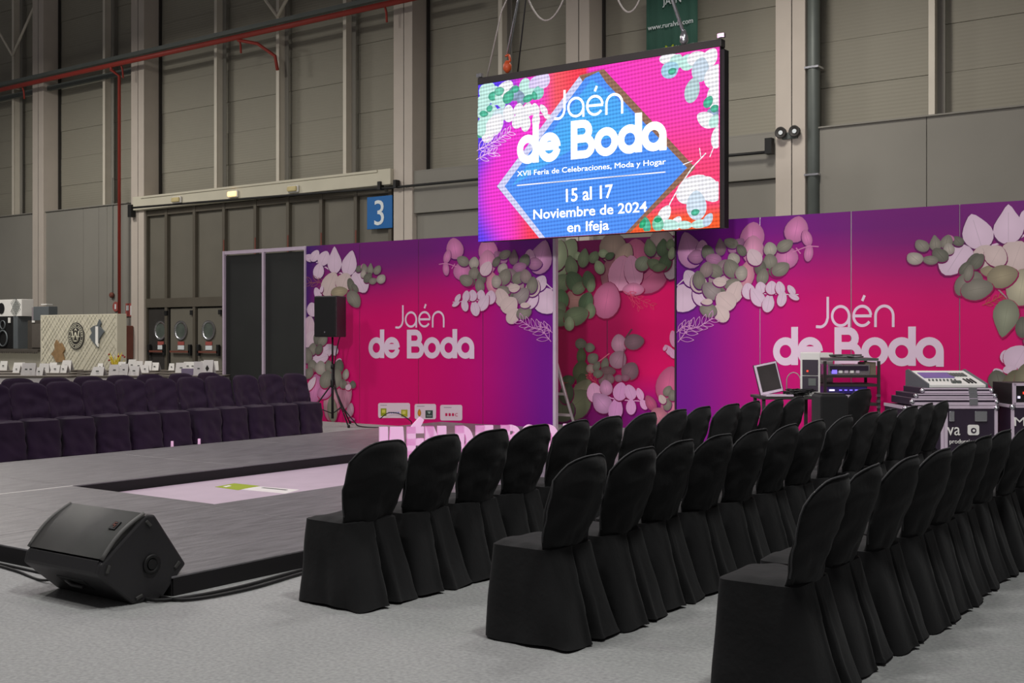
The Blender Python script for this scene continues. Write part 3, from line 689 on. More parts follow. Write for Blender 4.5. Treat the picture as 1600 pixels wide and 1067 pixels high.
# sponsor plaques printed low on the left wall
def rrect(x0, y0, x1, y1, r=3):
    pts = []
    for cx, cy, a0 in ((x1 - r, y0 + r, -90), (x1 - r, y1 - r, 0), (x0 + r, y1 - r, 90), (x0 + r, y0 + r, 180)):
        for k in range(5): t = R(a0 + 90 * k / 4); pts.append((cx + r * math.cos(t), cy + r * math.sin(t)))
    return pts
a = Art(YS, shadow=None)
for (x0, y0, x1, y1) in ((591, 629.5, 641, 653), (648, 631, 681.5, 655), (688, 632.5, 722.5, 657)):
    a.poly(rrect(x0, y0, x1, y1), (236, 214, 226))
a.poly([(595, 638), (604, 638), (604, 650), (595, 650)], (150, 160, 30)); a.poly([(627, 640), (637, 640), (637, 651), (627, 651)], (176, 176, 40))
a.poly([(597, 640), (602, 640), (602, 645), (597, 645)], (215, 215, 90)); a.poly([(629, 642), (634, 642), (634, 647), (629, 647)], (220, 215, 110))
for k in range(5): a.poly([(607 + k * 3.6, 643.5), (609.4 + k * 3.6, 643.5), (609.4 + k * 3.6, 646), (607 + k * 3.6, 646)], (120, 120, 190))
for x, y, n in ((595, 632.5, 5), (652, 634, 6), (694, 636, 6)):
    for k in range(n): a.poly([(x + k * 2, y), (x + 1.4 + k * 2, y), (x + 1.4 + k * 2, y + 1.2), (x + k * 2, y + 1.2)], (150, 120, 140))
a.leaf(655.5, 645, 11, 5.5, 90, (216, 140, 40), sh=False, vein=False); a.poly([(665, 641), (676.5, 641), (676.5, 653), (665, 653)], (60, 74, 70)); a.poly([(668, 643), (673.5, 643), (671, 647)], (170, 190, 180)); a.poly([(667, 649), (675, 649), (675, 650.4), (667, 650.4)], (150, 160, 155))
for k in range(3): a.poly([(696 + k * 5.2, 645.5), (699.4 + k * 5.2, 645.5), (699.4 + k * 5.2, 650), (696 + k * 5.2, 650)], (205, 30, 90))
a.line([(715.5, 646), (712.4, 646), (711.6, 648), (712.4, 650), (715.5, 650)], .9, (205, 30, 90))
a.build('sponsor_plaques', stL)

# ------------------------------------------------------------------ LED screen
YQ = 13.2; sx0, sx1, sz0, sz1 = -10.19, -6.42, 2.785, 5.02
scr = empty('led_screen', ((sx0 + sx1) / 2, YQ, sz0), 0, 'large lit led screen with event title hanging above the stand wall', 'screen')
def sl(p): return (p[0] - (sx0 + sx1) / 2, p[1] - YQ, p[2] - sz0)
mb = MB(); mb.box((0, .075, (sz1 - sz0) / 2), (sx1 - sx0, .13, sz1 - sz0)); mb.build('cabinet', M_rubber, scr, bevel=.006)
mb = MB(); mb.box((0, .06, sz1 - sz0 + .05), (sx1 - sx0 + .03, .12, .1)); mb.build('top_bar', M_darksteel, scr, bevel=.01)
mb = MB(); mb.box((sx1 - (sx0 + sx1) / 2 + .025, .08, 1.1), (.05, .12, 2.2)); mb.build('side_rail', M_rubber, scr)
for sx in (-1, 1):
    for k in range(3):
        mb = MB(); mb.box((sx * (sx1 - sx0) / 2 * (.985 if sx < 0 else 1.01), .0, sz1 - sz0 + .13), (.09, .05, .05)); mb.build('clamp', M_chrome, scr) if k == 0 else None
def bgcol(u, v):
    # u 0..1 left-right, v 0..1 bottom-top
    viol = (.12, .06, .85); mag = (.95, .05, .65); red = (1.0, .06, .10); hot = (1, .06, .42); org = (1, .13, .02)
    if u < .5:
        c = mixc(viol, mag, sm(.02, .16, u + .08 * math.sin(v * 5)))
        if v < .35: c = mixc(c, red, sm(.12, .25, u))
        if v > .5: c = mixc(c, org, sm(.26, .36, u) * .8)
        if v > .5: c = mixc(c, red, sm(.34, .46, u))
        c = mixc(c, (.9, .08, .4), sm(.6, .45, abs(v - .2) + .3) * 0)
    else:
        c = mixc((1, .06, .50), (1, .07, .2), sm(.75, .30, v)); c = mixc(c, org, sm(.16, .05, v) * .9)
        c = mixc(c, (1, .05, .60), sm(.75, .5, u) * sm(.4, .8, v))
    return c
mb = MB(); nx, nz = 48, 28
for j in range(nz + 1):
    for i in range(nx + 1):
        u, v = i / nx, j / nz; mb.vert(((u - .5) * (sx1 - sx0) * .998, -.003 + .0, v * (sz1 - sz0) * .998 + .002), bgcol(u, v))
for j in range(nz):
    for i in range(nx):
        q = j * (nx + 1) + i; mb.face((q, q + 1, q + nx + 2, q + nx + 1))
mb.build('picture', M_screen, scr, fix=False)
class SArt(Art):
    def pt(s, x, y, off=0):
        p = onY(x, y, YQ); X = max(sx0 + .004, min(sx1 - .004, p[0])); Z = max(sz0 + .004, min(sz1 - .004, p[2]))
        return sl((X, YQ - .006 - s.n * .0004, Z))
a = SArt(YQ, shadow=None); a.gain = 1
a.poly([(776.5, 291.4), (908.6, 117), (940, 110), (1087, 262), (975, 372), (846, 376)], (60, 60, 60))
# blue diamond with border strips; polygons follow the picture frame
a.poly([(777, 291), (905, 120), (940, 112), (1086, 262), (985, 366), (843, 374)], (215, 215, 255))
a.poly([(905, 118), (944, 108), (1087, 262.5), (985, 368), (950, 366), (1040, 262), (920, 130)], (150, 110, 90), (150, 130, 120))
a.poly([(789, 291), (915, 122), (936, 112), (948, 130), (1074, 262), (978, 364), (852, 372)], (88, 150, 255), (80, 150, 255))
a.poly([(800, 291), (860, 210), (925, 124), (960, 150), (1010, 200), (900, 230)], (84, 172, 255), (80, 178, 255))
Wt = (250, 248, 255); Wg = (200, 240, 232); Gn = (90, 190, 160); Gq = (150, 170, 200)
rnd = random.Random(4)
for (x, y, L, Wd, an, c) in [
 (762, 142, 26, 22, 60, Wg), (775, 150, 26, 20, 90, Wg), (755, 160, 20, 18, 0, Wg), (790, 142, 30, 22, 60, Wt), (805, 146, 22, 18, 80, Gq), (772, 150, 16, 12, 30, Gn), (782, 158, 22, 12, 120, Wg), (795, 152, 20, 14, 60, Gn), (822, 135, 22, 18, 90, Wg), (840, 132, 26, 22, 60, (225, 210, 255)), (830, 146, 22, 14, 20, Wg), (842, 145, 20, 15, 70, (150, 220, 210)), (815, 155, 20, 12, 90, Gq), (826, 154, 16, 10, 30, Gn), (850, 125, 24, 18, 80, (230, 215, 255)), (806, 140, 12, 9, 30, Gn), (836, 150, 12, 8, 100, Gn), (781, 143, 14, 12, 30, (120, 205, 180)),
 (757, 175, 22, 20, 60, Wg), (770, 176, 22, 16, 90, Wg), (762, 190, 26, 18, 45, Wg), (782, 180, 24, 18, 40, (215, 235, 245)), (757, 178, 12, 9, 0, Gn), (766, 170, 10, 8, 60, Gn), (752, 205, 20, 12, 80, Gn), (774, 196, 34, 22, 60, Wt), (764, 212, 22, 16, 60, Wt), (753, 200, 24, 14, 90, Wg),
 (796, 178, 24, 16, 90, Wt), (812, 172, 18, 14, 80, Wt), (812, 188, 26, 16, 60, Wt), (823, 194, 22, 13, 80, Wt), (826, 172, 20, 14, 80, Wt), (838, 172, 18, 12, 100, Wt), (839, 188, 20, 11, 85, Wt), (851, 172, 16, 9, 120, Wt), (856, 182, 12, 7, 140, Wt),
 (1046, 92, 26, 16, 10, Wt), (1058, 97, 22, 18, 60, Wg), (1048, 110, 26, 22, 40, (170, 215, 235)), (1075, 98, 24, 20, 60, Wg), (1090, 92, 28, 20, 20, Wt), (1110, 92, 30, 20, 60, Wt), (1096, 110, 34, 24, 80, (205, 220, 235)), (1083, 142, 36, 20, 75, (190, 215, 220), ), (1118, 120, 36, 26, 60, Wt), (1120, 150, 40, 24, 80, Wt), (1108, 160, 18, 12, 60, Gn), (1115, 178, 20, 16, 40, Gq), (1118, 170, 12, 10, 40, Gn), (1106, 188, 28, 22, 150, Wt), (1122, 215, 32, 16, 80, Wt), (1118, 190, 20, 14, 60, Wg), (1052, 112, 12, 9, 30, Gn),
 (1083, 296, 50, 34, 40, Wt), (1110, 296, 34, 28, 100, Wt), (1090, 322, 40, 28, 90, (215, 230, 245)), (1118, 300, 30, 24, 60, Wt), (1088, 332, 12, 9, 20, Gn), (1040, 335, 26, 16, 60, Wt), (1058, 350, 22, 14, 60, Wt), (1048, 352, 26, 16, 0, Wg), (1030, 350, 22, 16, 90, (140, 220, 190)), (1012, 352, 22, 12, 100, Gn), (1006, 350, 14, 8, 60, (60, 180, 130)), (1072, 352, 20, 12, 0, Wg), (1096, 350, 26, 12, 10, Wg), (1108, 344, 20, 12, 60, (200, 220, 240)), (1030, 344, 10, 7, 10, (50, 170, 120))]:
    a.leaf(x, y, L * 1.12, Wd * 1.15, an, c, sh=False, vein=False)
a.line([(820, 180), (862, 180)], 1.2, Wt)
a.sprig([(747, 236), (775, 222), (800, 206)], 6, 18, 1.0, (240, 190, 245), 38); a.sprig([(747, 250), (765, 240), (778, 240)], 3, 16, 1.0, (240, 190, 245), 38)
a.line([(1106, 240), (1085, 262), (1066, 290), (1050, 318), (1040, 348)], 1.8, Wt); a.line([(1085, 252), (1070, 258)], 1.4, Wt); a.line([(1098, 246), (1096, 232)], 1.4, Wt); a.line([(1124, 216), (1112, 246)], 1.4, Wt)
a.line([(811, 290.4), (1043, 269.4)], 1.8, Wt)
a.build('picture_leaves', scr, M_screen)
def scr_ring(text, w, gap, pl, pr, pt_):
    s, tw = run(text, w, gap); A = onY(*pl, YQ); B = onY(*pr, YQ); T = onY(*pt_, YQ); h = T[2] - A[2]; k = (B[0] - A[0]) / tw
    return strokes_mesh(s, w, lambda x, y: sl((A[0] + x * k, YQ - .048, A[2] + (B[2] - A[2]) * x / tw + y * h))).build('screen_lettering', M_screentext, scr, fix=False)
scr_ring('Jaén', .12, .10, (869, 187), (977, 178), (885, 153))
scr_ring('de', .28, -.03, (811, 258), (879, 252), (811, 213)); scr_ring('Boda', .28, -.03, (895, 250), (1044.5, 235), (895, 206))
def scr_text(body, pl, pr, cap, off=.0):
    A = onY(*pl, YQ); B = onY(*pr, YQ); T = onY(pl[0], pl[1] - cap, YQ); h = T[2] - A[2]
    c = sl(((A[0] + B[0]) / 2, YQ - .046, (A[2] + B[2]) / 2))
    o = text_obj(body, h / .70, 'screen_lettering', M_screentext, scr, c, width=B[0] - A[0], ext=.001, off=off)
    o.rotation_euler = (R(90), -math.atan2(B[2] - A[2], B[0] - A[0]), 0); return o
scr_text('XVII Feria de Celebraciones, Moda y Hogar', (811, 276), (1043, 257), 8.0, .0)
scr_text('15 al 17', (885, 316), (958, 309), 20, .003)
scr_text('Noviembre de 2024', (836, 343), (1013, 331), 15, .002)
scr_text('en Ifeja', (889, 363), (954, 359), 15, .002)
# hoists: chain with orange hook on the left, steel sling on the right
h = empty('chain_hoist', (-9.72, YQ + .06, sz1 + .1), 0, 'orange hook and chain hoist lines holding the left end of the led screen', 'hoist')
mb = MB(); mb.lathe([(.02, 0), (.06, .05), (.06, .11), (.025, .17)], (0, 0, .02), 12); mb.tube([(0, 0, .14), (.05, 0, .19), (.03, 0, .27), (-.03, 0, .26)], .018, 6); mb.build('hook', M_orange, h)
zt = 5.25
for dx, tx, m in ((-.02, .33, M_chrome), (.03, .31, M_greypipe), (.18, .36, M_rubber)):
    mb = MB(); mb.tube([(dx, 0, .0 if dx > .1 else .25), (dx * .5 + tx * .72, 0, 1.2), (tx * 1.0 + .12, 0, 5.2)], .010, 6); mb.build('hoist_chain', m, h)
mb = MB(); mb.tube([(-.36, 0, 0), (-.1, 0, .9), (.42, 0, 1.75), (.45, 0, 5.2)], .010, 6); mb.build('sling', M_cable, h)
h = empty('chain_hoist', (-6.95, YQ + .06, sz1 + .1), 0, 'steel shackle and slanting chain holding the right end of the led screen', 'hoist')
mb = MB(); mb.lathe([(.02, 0), (.055, .05), (.05, .12), (.02, .2)], (0, 0, .0), 12); mb.build('hook', M_chrome, h)
for k in range(26):
    p = Vector((0, 0, .18)).lerp(Vector((-.36, 0, 1.3)), k / 26); mb = MB()
mb = MB(); mb.tube([(0, 0, .15), (-.38, 0, 1.2), (-.42, 0, 5.2)], .022, 6); mb.build('hoist_chain', M_chrome, h)
# cable loops above the screen
e = empty('cable_loop', (-9.0, YQ + .2, 6.3), 0, 'pale cable sagging in a loop above the left half of the screen', 'cable')
def loop(px, py, depth_px, name, parent, off):
    pts = []
    for k in range(15):
        u = k / 14 * 2 - 1; x = px[0] + (px[1] - px[0]) * (k / 14); y = py - depth_px * (1 - u * u) * -1 - 0
        pts.append(x)
    return pts
def sag(parent, x0, x1, ytop, ybot):
    pts = []
    for k in range(25):
        u = k / 24 * 2 - 1; u *= 1.9
        xx = (x0 + x1) / 2 + (x1 - x0) / 2 * u; yy = ybot - (ybot - ytop) * u * u
        p = onY(xx, yy, YQ + .2); pts.append((p[0] - parent.location[0], 0, p[2] - parent.location[2]))
    mb = MB(); mb.tube(pts, .012, 6); mb.build('cable', M_cable, parent)
sag(e, 826, 880, 0, 32)
e = empty('cable_loop', (-7.8, YQ + .2, 6.3), 0, 'pale cable sagging in a small loop beside the green banner', 'cable')
sag(e, 966, 999, 0, 19)

# ------------------------------------------------------------------ runway stage
XO, XI, XJ, XN = -11.65, -9.32, -7.4, -5.35; Y0, Y1, Y2, Y3 = 4.15, 6.15, 13.0, 14.12; ZS = .11
st = empty('runway_stage', (0, 0, 0), 0, 'low grey runway stage with sunken pale floor in its middle', 'stage')
def deck(x0, x1, y0, y1):
    mb = MB(); mb.box(((x0 + x1) / 2, (y0 + y1) / 2, ZS - .006), (x1 - x0 - .008, y1 - y0 - .004, .012)); mb.build('deck_panel', M_stage, st, bevel=.003)
import itertools
def rows(a, b, stp):
    n = max(1, round((b - a) / stp)); return [a + (b - a) * k / n for k in range(n + 1)]
for xs in ((XO, XI), (XI, XJ), (XJ, XN)):
    ys = rows(Y0, Y1, 1.0) + rows(Y2, Y3, 1.1)[0:] if xs == (XI, XJ) else rows(Y0, Y3 if xs[0] < XJ - .1 else 11.6, 2.0)
    for a_, b_ in zip(ys, ys[1:]):
        if xs == (XI, XJ) and a_ >= Y1 - .01 and b_ <= Y2 + .01: continue
        deck(xs[0], xs[1], a_, b_)
mb = MB()
mb.box(((XO + XN) / 2, Y0 + .012, .048), (XN - XO - .02, .02, .098)); mb.box((XN - .012, (Y0 + 11.6) / 2, .048), (.02, 11.6 - Y0 - .02, .098)); mb.box(((XJ + XN) / 2, 11.59, .048), (XN - XJ, .02, .098)); mb.box((XO + .012, (Y0 + Y3) / 2, .048), (.02, Y3 - Y0 - .02, .098))
mb.box((XI - .012, (Y1 + Y2) / 2, .048), (.02, Y2 - Y1, .098)); mb.box((XJ + .012, (Y1 + Y2) / 2, .048), (.02, Y2 - Y1, .098)); mb.box(((XI + XJ) / 2, Y1 - .012, .048), (XJ - XI, .02, .098)); mb.box(((XI + XJ) / 2, Y2 + .012, .048), (XJ - XI, .02, .098))
mb.build('skirt', M_skirt, st)
mb = MB(); mb.box((XI + .0, (Y0 + Y1) / 2, ZS + .001), (.02, Y1 - Y0, .003)); mb.build('joint_tape', M_white, st)
sh = empty('pit_sheet', ((XI + XJ) / 2, (Y1 + Y2) / 2, 0), 0, 'pale printed floor sheet lying in the sunken middle of the runway', 'floor sheet')
mb = MB(); mb.box((0, 0, .004), (XJ - XI - .05, Y2 - Y1 - .04, .008)); mb.build('sheet', M_sheet, sh)
ox, oy = (XI + XJ) / 2, (Y1 + Y2) / 2
def pit(pts, name, m, z=.010):
    mb = MB(); ps = [onZ(x, y, z) for x, y in pts]
    mb.prism([(p[0] - ox, p[1] - oy) for p in ps], .008, z, 'Z'); return mb.build(name, m, sh)
pit([(336, 760.5), (366, 755), (406, 759), (372, 765.5)], 'green_logo', M_olive)
pit([(376, 764.5), (404, 759.8), (468, 765), (446, 771)], 'white_strip', M_white, .0095)
pit([(408, 762), (412, 761.4), (450, 765), (446, 765.8)], 'strip_lettering', M_greypipe, .011)
pit([(348, 760), (358, 758), (362, 759), (353, 761)], 'logo_mark', M_white, .011)

# letters standing on the sheet
A = Vector((-9.21, 10.45)); B = Vector((-8.29, 11.48)); d = (B - A).normalized()
def lx(px):  # distance along the letter line for a pixel column
    a_ = (px - CX) / F; rx, ry = a_ * CC - SS, a_ * SS + CC
    # intersect A + d t with ray
    t = (A.y * rx - A.x * ry) / (d.x * ry - d.y * rx); return t
lh = .365
ang = math.atan2(d.y, d.x)
def letter(ch, x0, x1, acc=False):
    s0, s1 = lx(x0), lx(x1); w = s1 - s0; o = A + d * s0
    e = empty('giant_letter', (o.x, o.y, .008), ang, None, 'letter')
    k = .10; H = lh
    mb = MB(); y0_, y1_ = -.03, .06
    def bar(p, q, t=k, top=None):
        dx, dy = q[0] - p[0], q[1] - p[1]; l = math.hypot(dx, dy); nx, ny = -dy / l * t / 2, dx / l * t / 2
        mb.prism([(p[0] - nx, p[1] - ny), (q[0] - nx, q[1] - ny), (q[0] + nx, q[1] + ny), (p[0] + nx, p[1] + ny)], y0_, y1_, 'Y')
    def ringseg(cx, cz, rx, rz, a0, a1, t=k, n=18):
        for i in range(n):
            t0, t1 = R(a0 + (a1 - a0) * i / n), R(a0 + (a1 - a0) * (i + 1) / n)
            ri, rj = (rx - t), (rz - t)
            mb.prism([(cx + rx * math.cos(t0), cz + rz * math.sin(t0)), (cx + rx * math.cos(t1), cz + rz * math.sin(t1)), (cx + ri * math.cos(t1), cz + rj * math.sin(t1)), (cx + ri * math.cos(t0), cz + rj * math.sin(t0))], y0_, y1_, 'Y')
    h2 = k / 2
    if ch == 'J': bar((w - h2, .12), (w - h2, H)); ringseg(w - .12, .12, .12, .12, 180, 360)
    elif ch == 'A': mb.prism([(0, 0), (k, 0), (w / 2, H * .62), (w - k, 0), (w, 0), (w / 2 + k * .75, H), (w / 2 - k * .75, H)], y0_, y1_, 'Y'); bar((.07, .10), (w - .07, .10), .06)
    elif ch in 'EÉ':
        bar((h2, 0), (h2, H));
        for z in (.04, H / 2, H - .04): bar((0, z), (w, z), .08)
    elif ch == 'N': bar((h2, 0), (h2, H)); bar((w - h2, 0), (w - h2, H)); mb.prism([(0, H), (k, H), (w, 0), (w - k, 0)], y0_, y1_, 'Y')
    elif ch == 'D': bar((h2, 0), (h2, H)); ringseg(w * .4, H / 2, w * .6, H / 2, -90, 90, .085); bar((0, .0425), (w * .45, .0425), .085); bar((0, H - .0425), (w * .45, H - .0425), .085)
    elif ch == 'B':
        bar((h2, 0), (h2, H))
        for cz in (H * .26, H * .74): ringseg(w * .55, cz, w * .45, H * .26, -90, 90, .07); bar((0, cz - H * .26 + .035), (w * .58, cz - H * .26 + .035), .07); bar((0, cz + H * .26 - .035), (w * .58, cz + H * .26 - .035), .07)
    elif ch == 'O': ringseg(w / 2, H / 2, w / 2, H / 2, 0, 360, .085, 28)
    mb.build('letter_body', M_letters, e)
    if ch == 'É':
        m2 = MB(); m2.prism([(.05, H + .0), (.16, H + .0), (.20, H + .08), (.155, H + .115)], y0_, y1_, 'Y'); m2.build('accent', M_letters, e)
    mb = MB(); mb.box((w / 2, .05, .002), (w + .02, .22, .008)); mb.build('foot_plate', M_paper, e)
    return e
nm = [('J', 592.5, 606, 'J first of the row'), ('A', 606.5, 633, 'A beside the J'), ('É', 636, 662, 'E with slanting accent'), ('N', 664.5, 697, 'N after the accented E'),
      ('D', 712, 739, 'D after the first word gap'), ('E', 744, 770, 'E without accent, in the short middle word'), ('B', 783.5, 812, 'B with a small dark counter'), ('O', 813.5, 843, 'O right of the B'), ('D', 846, 873, 'D behind the chairs near the row end'), ('A', 876, 906, 'A closing the row behind the chairs')]
for ch, x0, x1, lb in nm:
    e = letter(ch, x0, x1); e['label'] = 'pink lit standing letter ' + lb; e['group'] = 'standing letters on the runway'

# ------------------------------------------------------------------ covered chairs
def chair_mesh(seed, front=False):
    rn = random.Random(seed); off = Vector((rn.uniform(0, 99), rn.uniform(0, 99), rn.uniform(0, 99)))
    def nz(p, s=5, a=.01): return noise.noise(Vector(p) * s + off) * a
    # local frame: faces +x, y lateral, back shoulder line at x = 0
    back = MB(); nu, nv = 20, 22
    def bpt(u, v, side):
        hw = (.240 if front else .186) + (.0 if front else .045) * sm(0, .65, v)
        topz = .885 - (.07 * abs(u) ** 4.5 if front else .105 * abs(u) ** 3.3)
        z0 = .43; z = z0 + (topz - z0) * v
        cap = 1 - .03 * sm(.8, 1, v) * abs(u) ** 2
        y = u * hw * cap
        xc = .145 * (1 - v) ** 1.1 + .0 + (.03 + .055 * v) * u * u        # leans back as it rises, wraps forward at the edges
        bulge = -.012 * math.sin(v * PI) * (1 - u * u)
        th = .036 * math.sqrt(max(0, 1 - abs(u) ** 6)) * math.sqrt(max(0.0, 1 - v ** 14)) + .004
        x = xc + bulge + (th / 2 if side > 0 else -th / 2)
        w = nz((y, z, side), 6, .012) * (.3 + sm(1.0, .5, v)) + .007 * math.sin((u * 2.3 + v * 4.1) * 3 + seed) * sm(.7, .1, v) * abs(u) + nz((u * 3, v, side), 3, .01) * sm(.6, 0, v)
        if side > 0: w += .012 * sm(.45, 0, v) * math.sin(u * 5 + seed)
        if front and side > 0: w += nz((y + .35 * z, z - .5 * y, 1), 9, .030) * sm(.95, .55, v) + nz((u * 4, v * .8, 7), 2, .022) * sm(.7, 0, v)
        if not front and side < 0: w += nz((y, z * 2.2, 4), 8, .010)
        return (x + w, y, z)
    idx = {}
    for side in (-1, 1):
        for j in range(nv + 1):
            for i in range(nu + 1):
                idx[side, i, j] = back.vert(bpt(i / nu * 2 - 1, j / nv, side))
    for j in range(nv):
        for i in range(nu):
            back.face((idx[-1, i, j], idx[-1, i, j + 1], idx[-1, i + 1, j + 1], idx[-1, i + 1, j]), True)
            back.face((idx[1, i, j], idx[1, i + 1, j], idx[1, i + 1, j + 1], idx[1, i, j + 1]), True)
        for i in (0, nu):
            back.face((idx[-1, i, j], idx[1, i, j], idx[1, i, j + 1], idx[-1, i, j + 1]), True)
    for i in range(nu): back.face((idx[-1, i, nv], idx[1, i, nv], idx[1, i + 1, nv], idx[-1, i + 1, nv]), True)
    # skirt: closed loop of perimeter stations
    sk = MB(); NP = 150; NZ = 16
    def base(t):
        # t in 0..1 round the perimeter, starting at the centre of the back, going to -y side
        return t
    def corner_pt(t, e):
        # superellipse footprint; e 0 top .. 1 floor
        xb = .118 * (1 - e) ** .9 - .02 * e
        xf = .475 + .035 * e
        cx = (xb + xf) / 2; hx = (xf - xb) / 2; hy = .198 + .036 * e
        th = 2 * PI * t + PI; n = 7.0
        c, s = math.cos(th), math.sin(th)
        rr = (abs(c) ** n + abs(s) ** n) ** (-1 / n)
        return cx + hx * rr * c, hy * rr * s, c, s, hx, hy
    ph = rn.uniform(-.012, .012)
    fr = [(rn.uniform(6, 11), rn.uniform(0, 6.28), rn.uniform(.3, 1)) for _ in range(3)]
    for j in range(NZ + 1):
        e = j / NZ; z = .445 * (1 - e) + .004
        for i in range(NP):
            t = i / NP; x, y, c, s, hx, hy = corner_pt(t, e)
            # gentle folds that grow to the hem
            f = sum(a * math.sin(2 * PI * q * t + p_) for q, p_, a in fr) * .0035 * e
            # inverted pleat at the centre of the back
            dt = min(abs(t - ph), 1 - abs(t - ph)); 
            lip = .012 * e * math.exp(-((dt - .035) / .012) ** 2); slit = (-.02 - .10 * e) * min(1, e * 8) * math.exp(-(dt / (.005 + .016 * e)) ** 6)
            # side pleats at the rear corners
            for tc in (.135, .865):
                q = abs(t - tc); lip += .022 * e * e * math.exp(-(q / .02) ** 2)
            f += lip + slit
            if front: f += nz((x * 1.5, y + z * .6, z), 8, .026) * min(1, e * 2)
            f += nz((x, y, z), 5, .015) * e
            l = math.hypot(c / hx, s / hy); nx_, ny_ = c / hx / l, s / hy / l
            zz = z + (.008 * math.sin(2 * PI * 3 * t + fr[0][1]) * e if e == 1 else 0) * .5
            sk.vert((x + nx_ * f, y + ny_ * f, max(.004, zz) if e < 1 else .004 + abs(.012 * math.sin(2 * PI * 2.0 * t + fr[1][1]))))
    for j in range(NZ):
        for i in range(NP):
            i2 = (i + 1) % NP; sk.face((j * NP + i, (j + 1) * NP + i, (j + 1) * NP + i2, j * NP + i2), True)
    # seat: cap of the skirt top, softly domed, running under the back
    se = MB(); rings = 6
    for k in range(rings + 1):
        f = 1 - k / rings
        for i in range(NP):
            x, y, c, s, hx, hy = corner_pt(i / NP, 0); cx = (.118 + .475) / 2
            X, Y = cx + (x - cx) * f, y * f
            z = .449 + .020 * (1 - f ** 6) + nz((X, Y, 0), 9, .006) + .004 * math.sin(X * 45 + Y * 20 + seed) * f
            if f == 1: z = .447
            se.vert((X, Y, z))
    for k in range(rings):
        for i in range(NP):
            i2 = (i + 1) % NP; se.face((k * NP + i, k * NP + i2, (k + 1) * NP + i2, (k + 1) * NP + i), True)
    pi_ = MB(); pts = []
    for k in range(31):
        if k <= 8: q = bpt(-1, .15 + .85 * k / 8, -1)
        elif k >= 22: q = bpt(1, .15 + .85 * (30 - k) / 8, -1)
        else: q = bpt(-1 + 2 * (k - 8) / 14, 1, -1)
        pts.append((q[0] - .002, q[1], q[2] + .002))
    pi_.tube(pts, .0042, 5)
    return back, sk, se, pi_
def make_chair(seed, m, label, group, front=False):
    b, sk, se, pi_ = chair_mesh(seed, front)
    r = empty('covered_chair', (0, 0, 0), 0, label, 'chair', group)
    b.build('backrest', m, r); sk.build('skirt', m, r); se.build('seat', m, r); pi_.build('piping', M_piping if not front else m, r)
    return r
M_piping = mat('piping_cloth', (58, 58, 60), .8)
protoB = [make_chair(s, M_black, '', '') for s in (3, 11, 27, 42)]
protoP = [make_chair(s, M_ledtintcloth, '', '', True) for s in (5, 18, 31)]
for p in protoB + protoP: reg(p)
used = {}
def place(protos, k, x, y, rz, label, group):
    p = protos[k % len(protos)]
    o = p if p.name not in used else copy_tree(p)
    used[p.name] = 1
    o.location = (x, y, 0); o.rotation_euler = (0, 0, rz); o['label'] = label; o['group'] = group; o['category'] = 'chair'
    return o
ordn = ['first', 'second', 'third', 'fourth', 'fifth', 'sixth', 'seventh', 'eighth', 'ninth', 'tenth', 'eleventh', 'twelfth', 'thirteenth', 'fourteenth']
rj = random.Random(9)
rowsR = [(-4.22, 4.70, .470, 13, 'row beside the runway', 0), (-2.93, 4.70, .472, 13, 'middle row on the right', 1), (-1.70, 4.60, .468, 10, 'nearest row on the right', 2)]
for X_, Yc, dy, n, nm_, ri in rowsR:
    for i in range(n):
        gap = .12 if (ri == 1 and i >= 7) else 0
        place(protoB, i * 3 + ri + (i // 3), X_ + rj.uniform(-.02, .02), Yc + dy * i + gap * .6 + rj.uniform(-.012, .012), PI + rj.uniform(-.04, .04),
              '%s black covered chair from the near end of the %s' % (ordn[i], nm_), 'black covered chairs right of the runway, ' + nm_)
place(protoB, 2, -4.25, 12.2, PI * .93, 'lone black covered chair standing in front of the equipment rack', 'black covered chairs right of the runway, by the rack')
for i in range(12):
    yc = 12.51 - .24 - .481 * i
    place(protoP, i * 2 + i // 3, -13.02 + rj.uniform(-.015, .015), yc + rj.uniform(-.01, .01), rj.uniform(-.05, .05),
          '%s dark covered chair from the right, front row across the runway' % ordn[i], 'dark covered chairs in the front row across the runway')
for i in range(11):
    yc = 11.75 - .52 * i
    place(protoP, i * 2 + 1 + i // 4, -14.35 + rj.uniform(-.02, .02), yc, rj.uniform(-.08, .08),
          '%s dark covered chair from the right, back row across the runway' % ordn[i], 'dark covered chairs in the back row across the runway')
# bare chair feet under two covers, pink light put in as glowing letter material
for i, (px, py, lb) in enumerate(((223, 699, 'left'), (276, 696, 'right'))):
    p = onZ(px, py, 0)
    o = MB().lathe([(.018, 0), (.02, .02), (.017, .1)], (0, 0, 0), 10).build('chair_foot', M_letters, None, loc=(-12.36, p[1] + .1, 0))
    tag(o, '%s of two bare white chair feet showing below dark covers' % lb, 'chair foot', 'bare chair feet')
p = MB()

# ------------------------------------------------------------------ stage monitor wedge
wd = empty('floor_monitor', (0, 0, 0), 0, 'black wedge floor monitor speaker lying on the carpet beside the runway', 'speaker')
prof = [(3.905, .0), (4.09, .0), (4.255, .165), (4.045, .468), (3.985, .472), (3.705, .245), (3.69, .185)]
WX0, WX1 = -6.06, -5.36
mb = MB(); mb.prism(prof, WX0, WX1, 'X'); mb.build('cabinet', M_plastic, wd, bevel=.012)
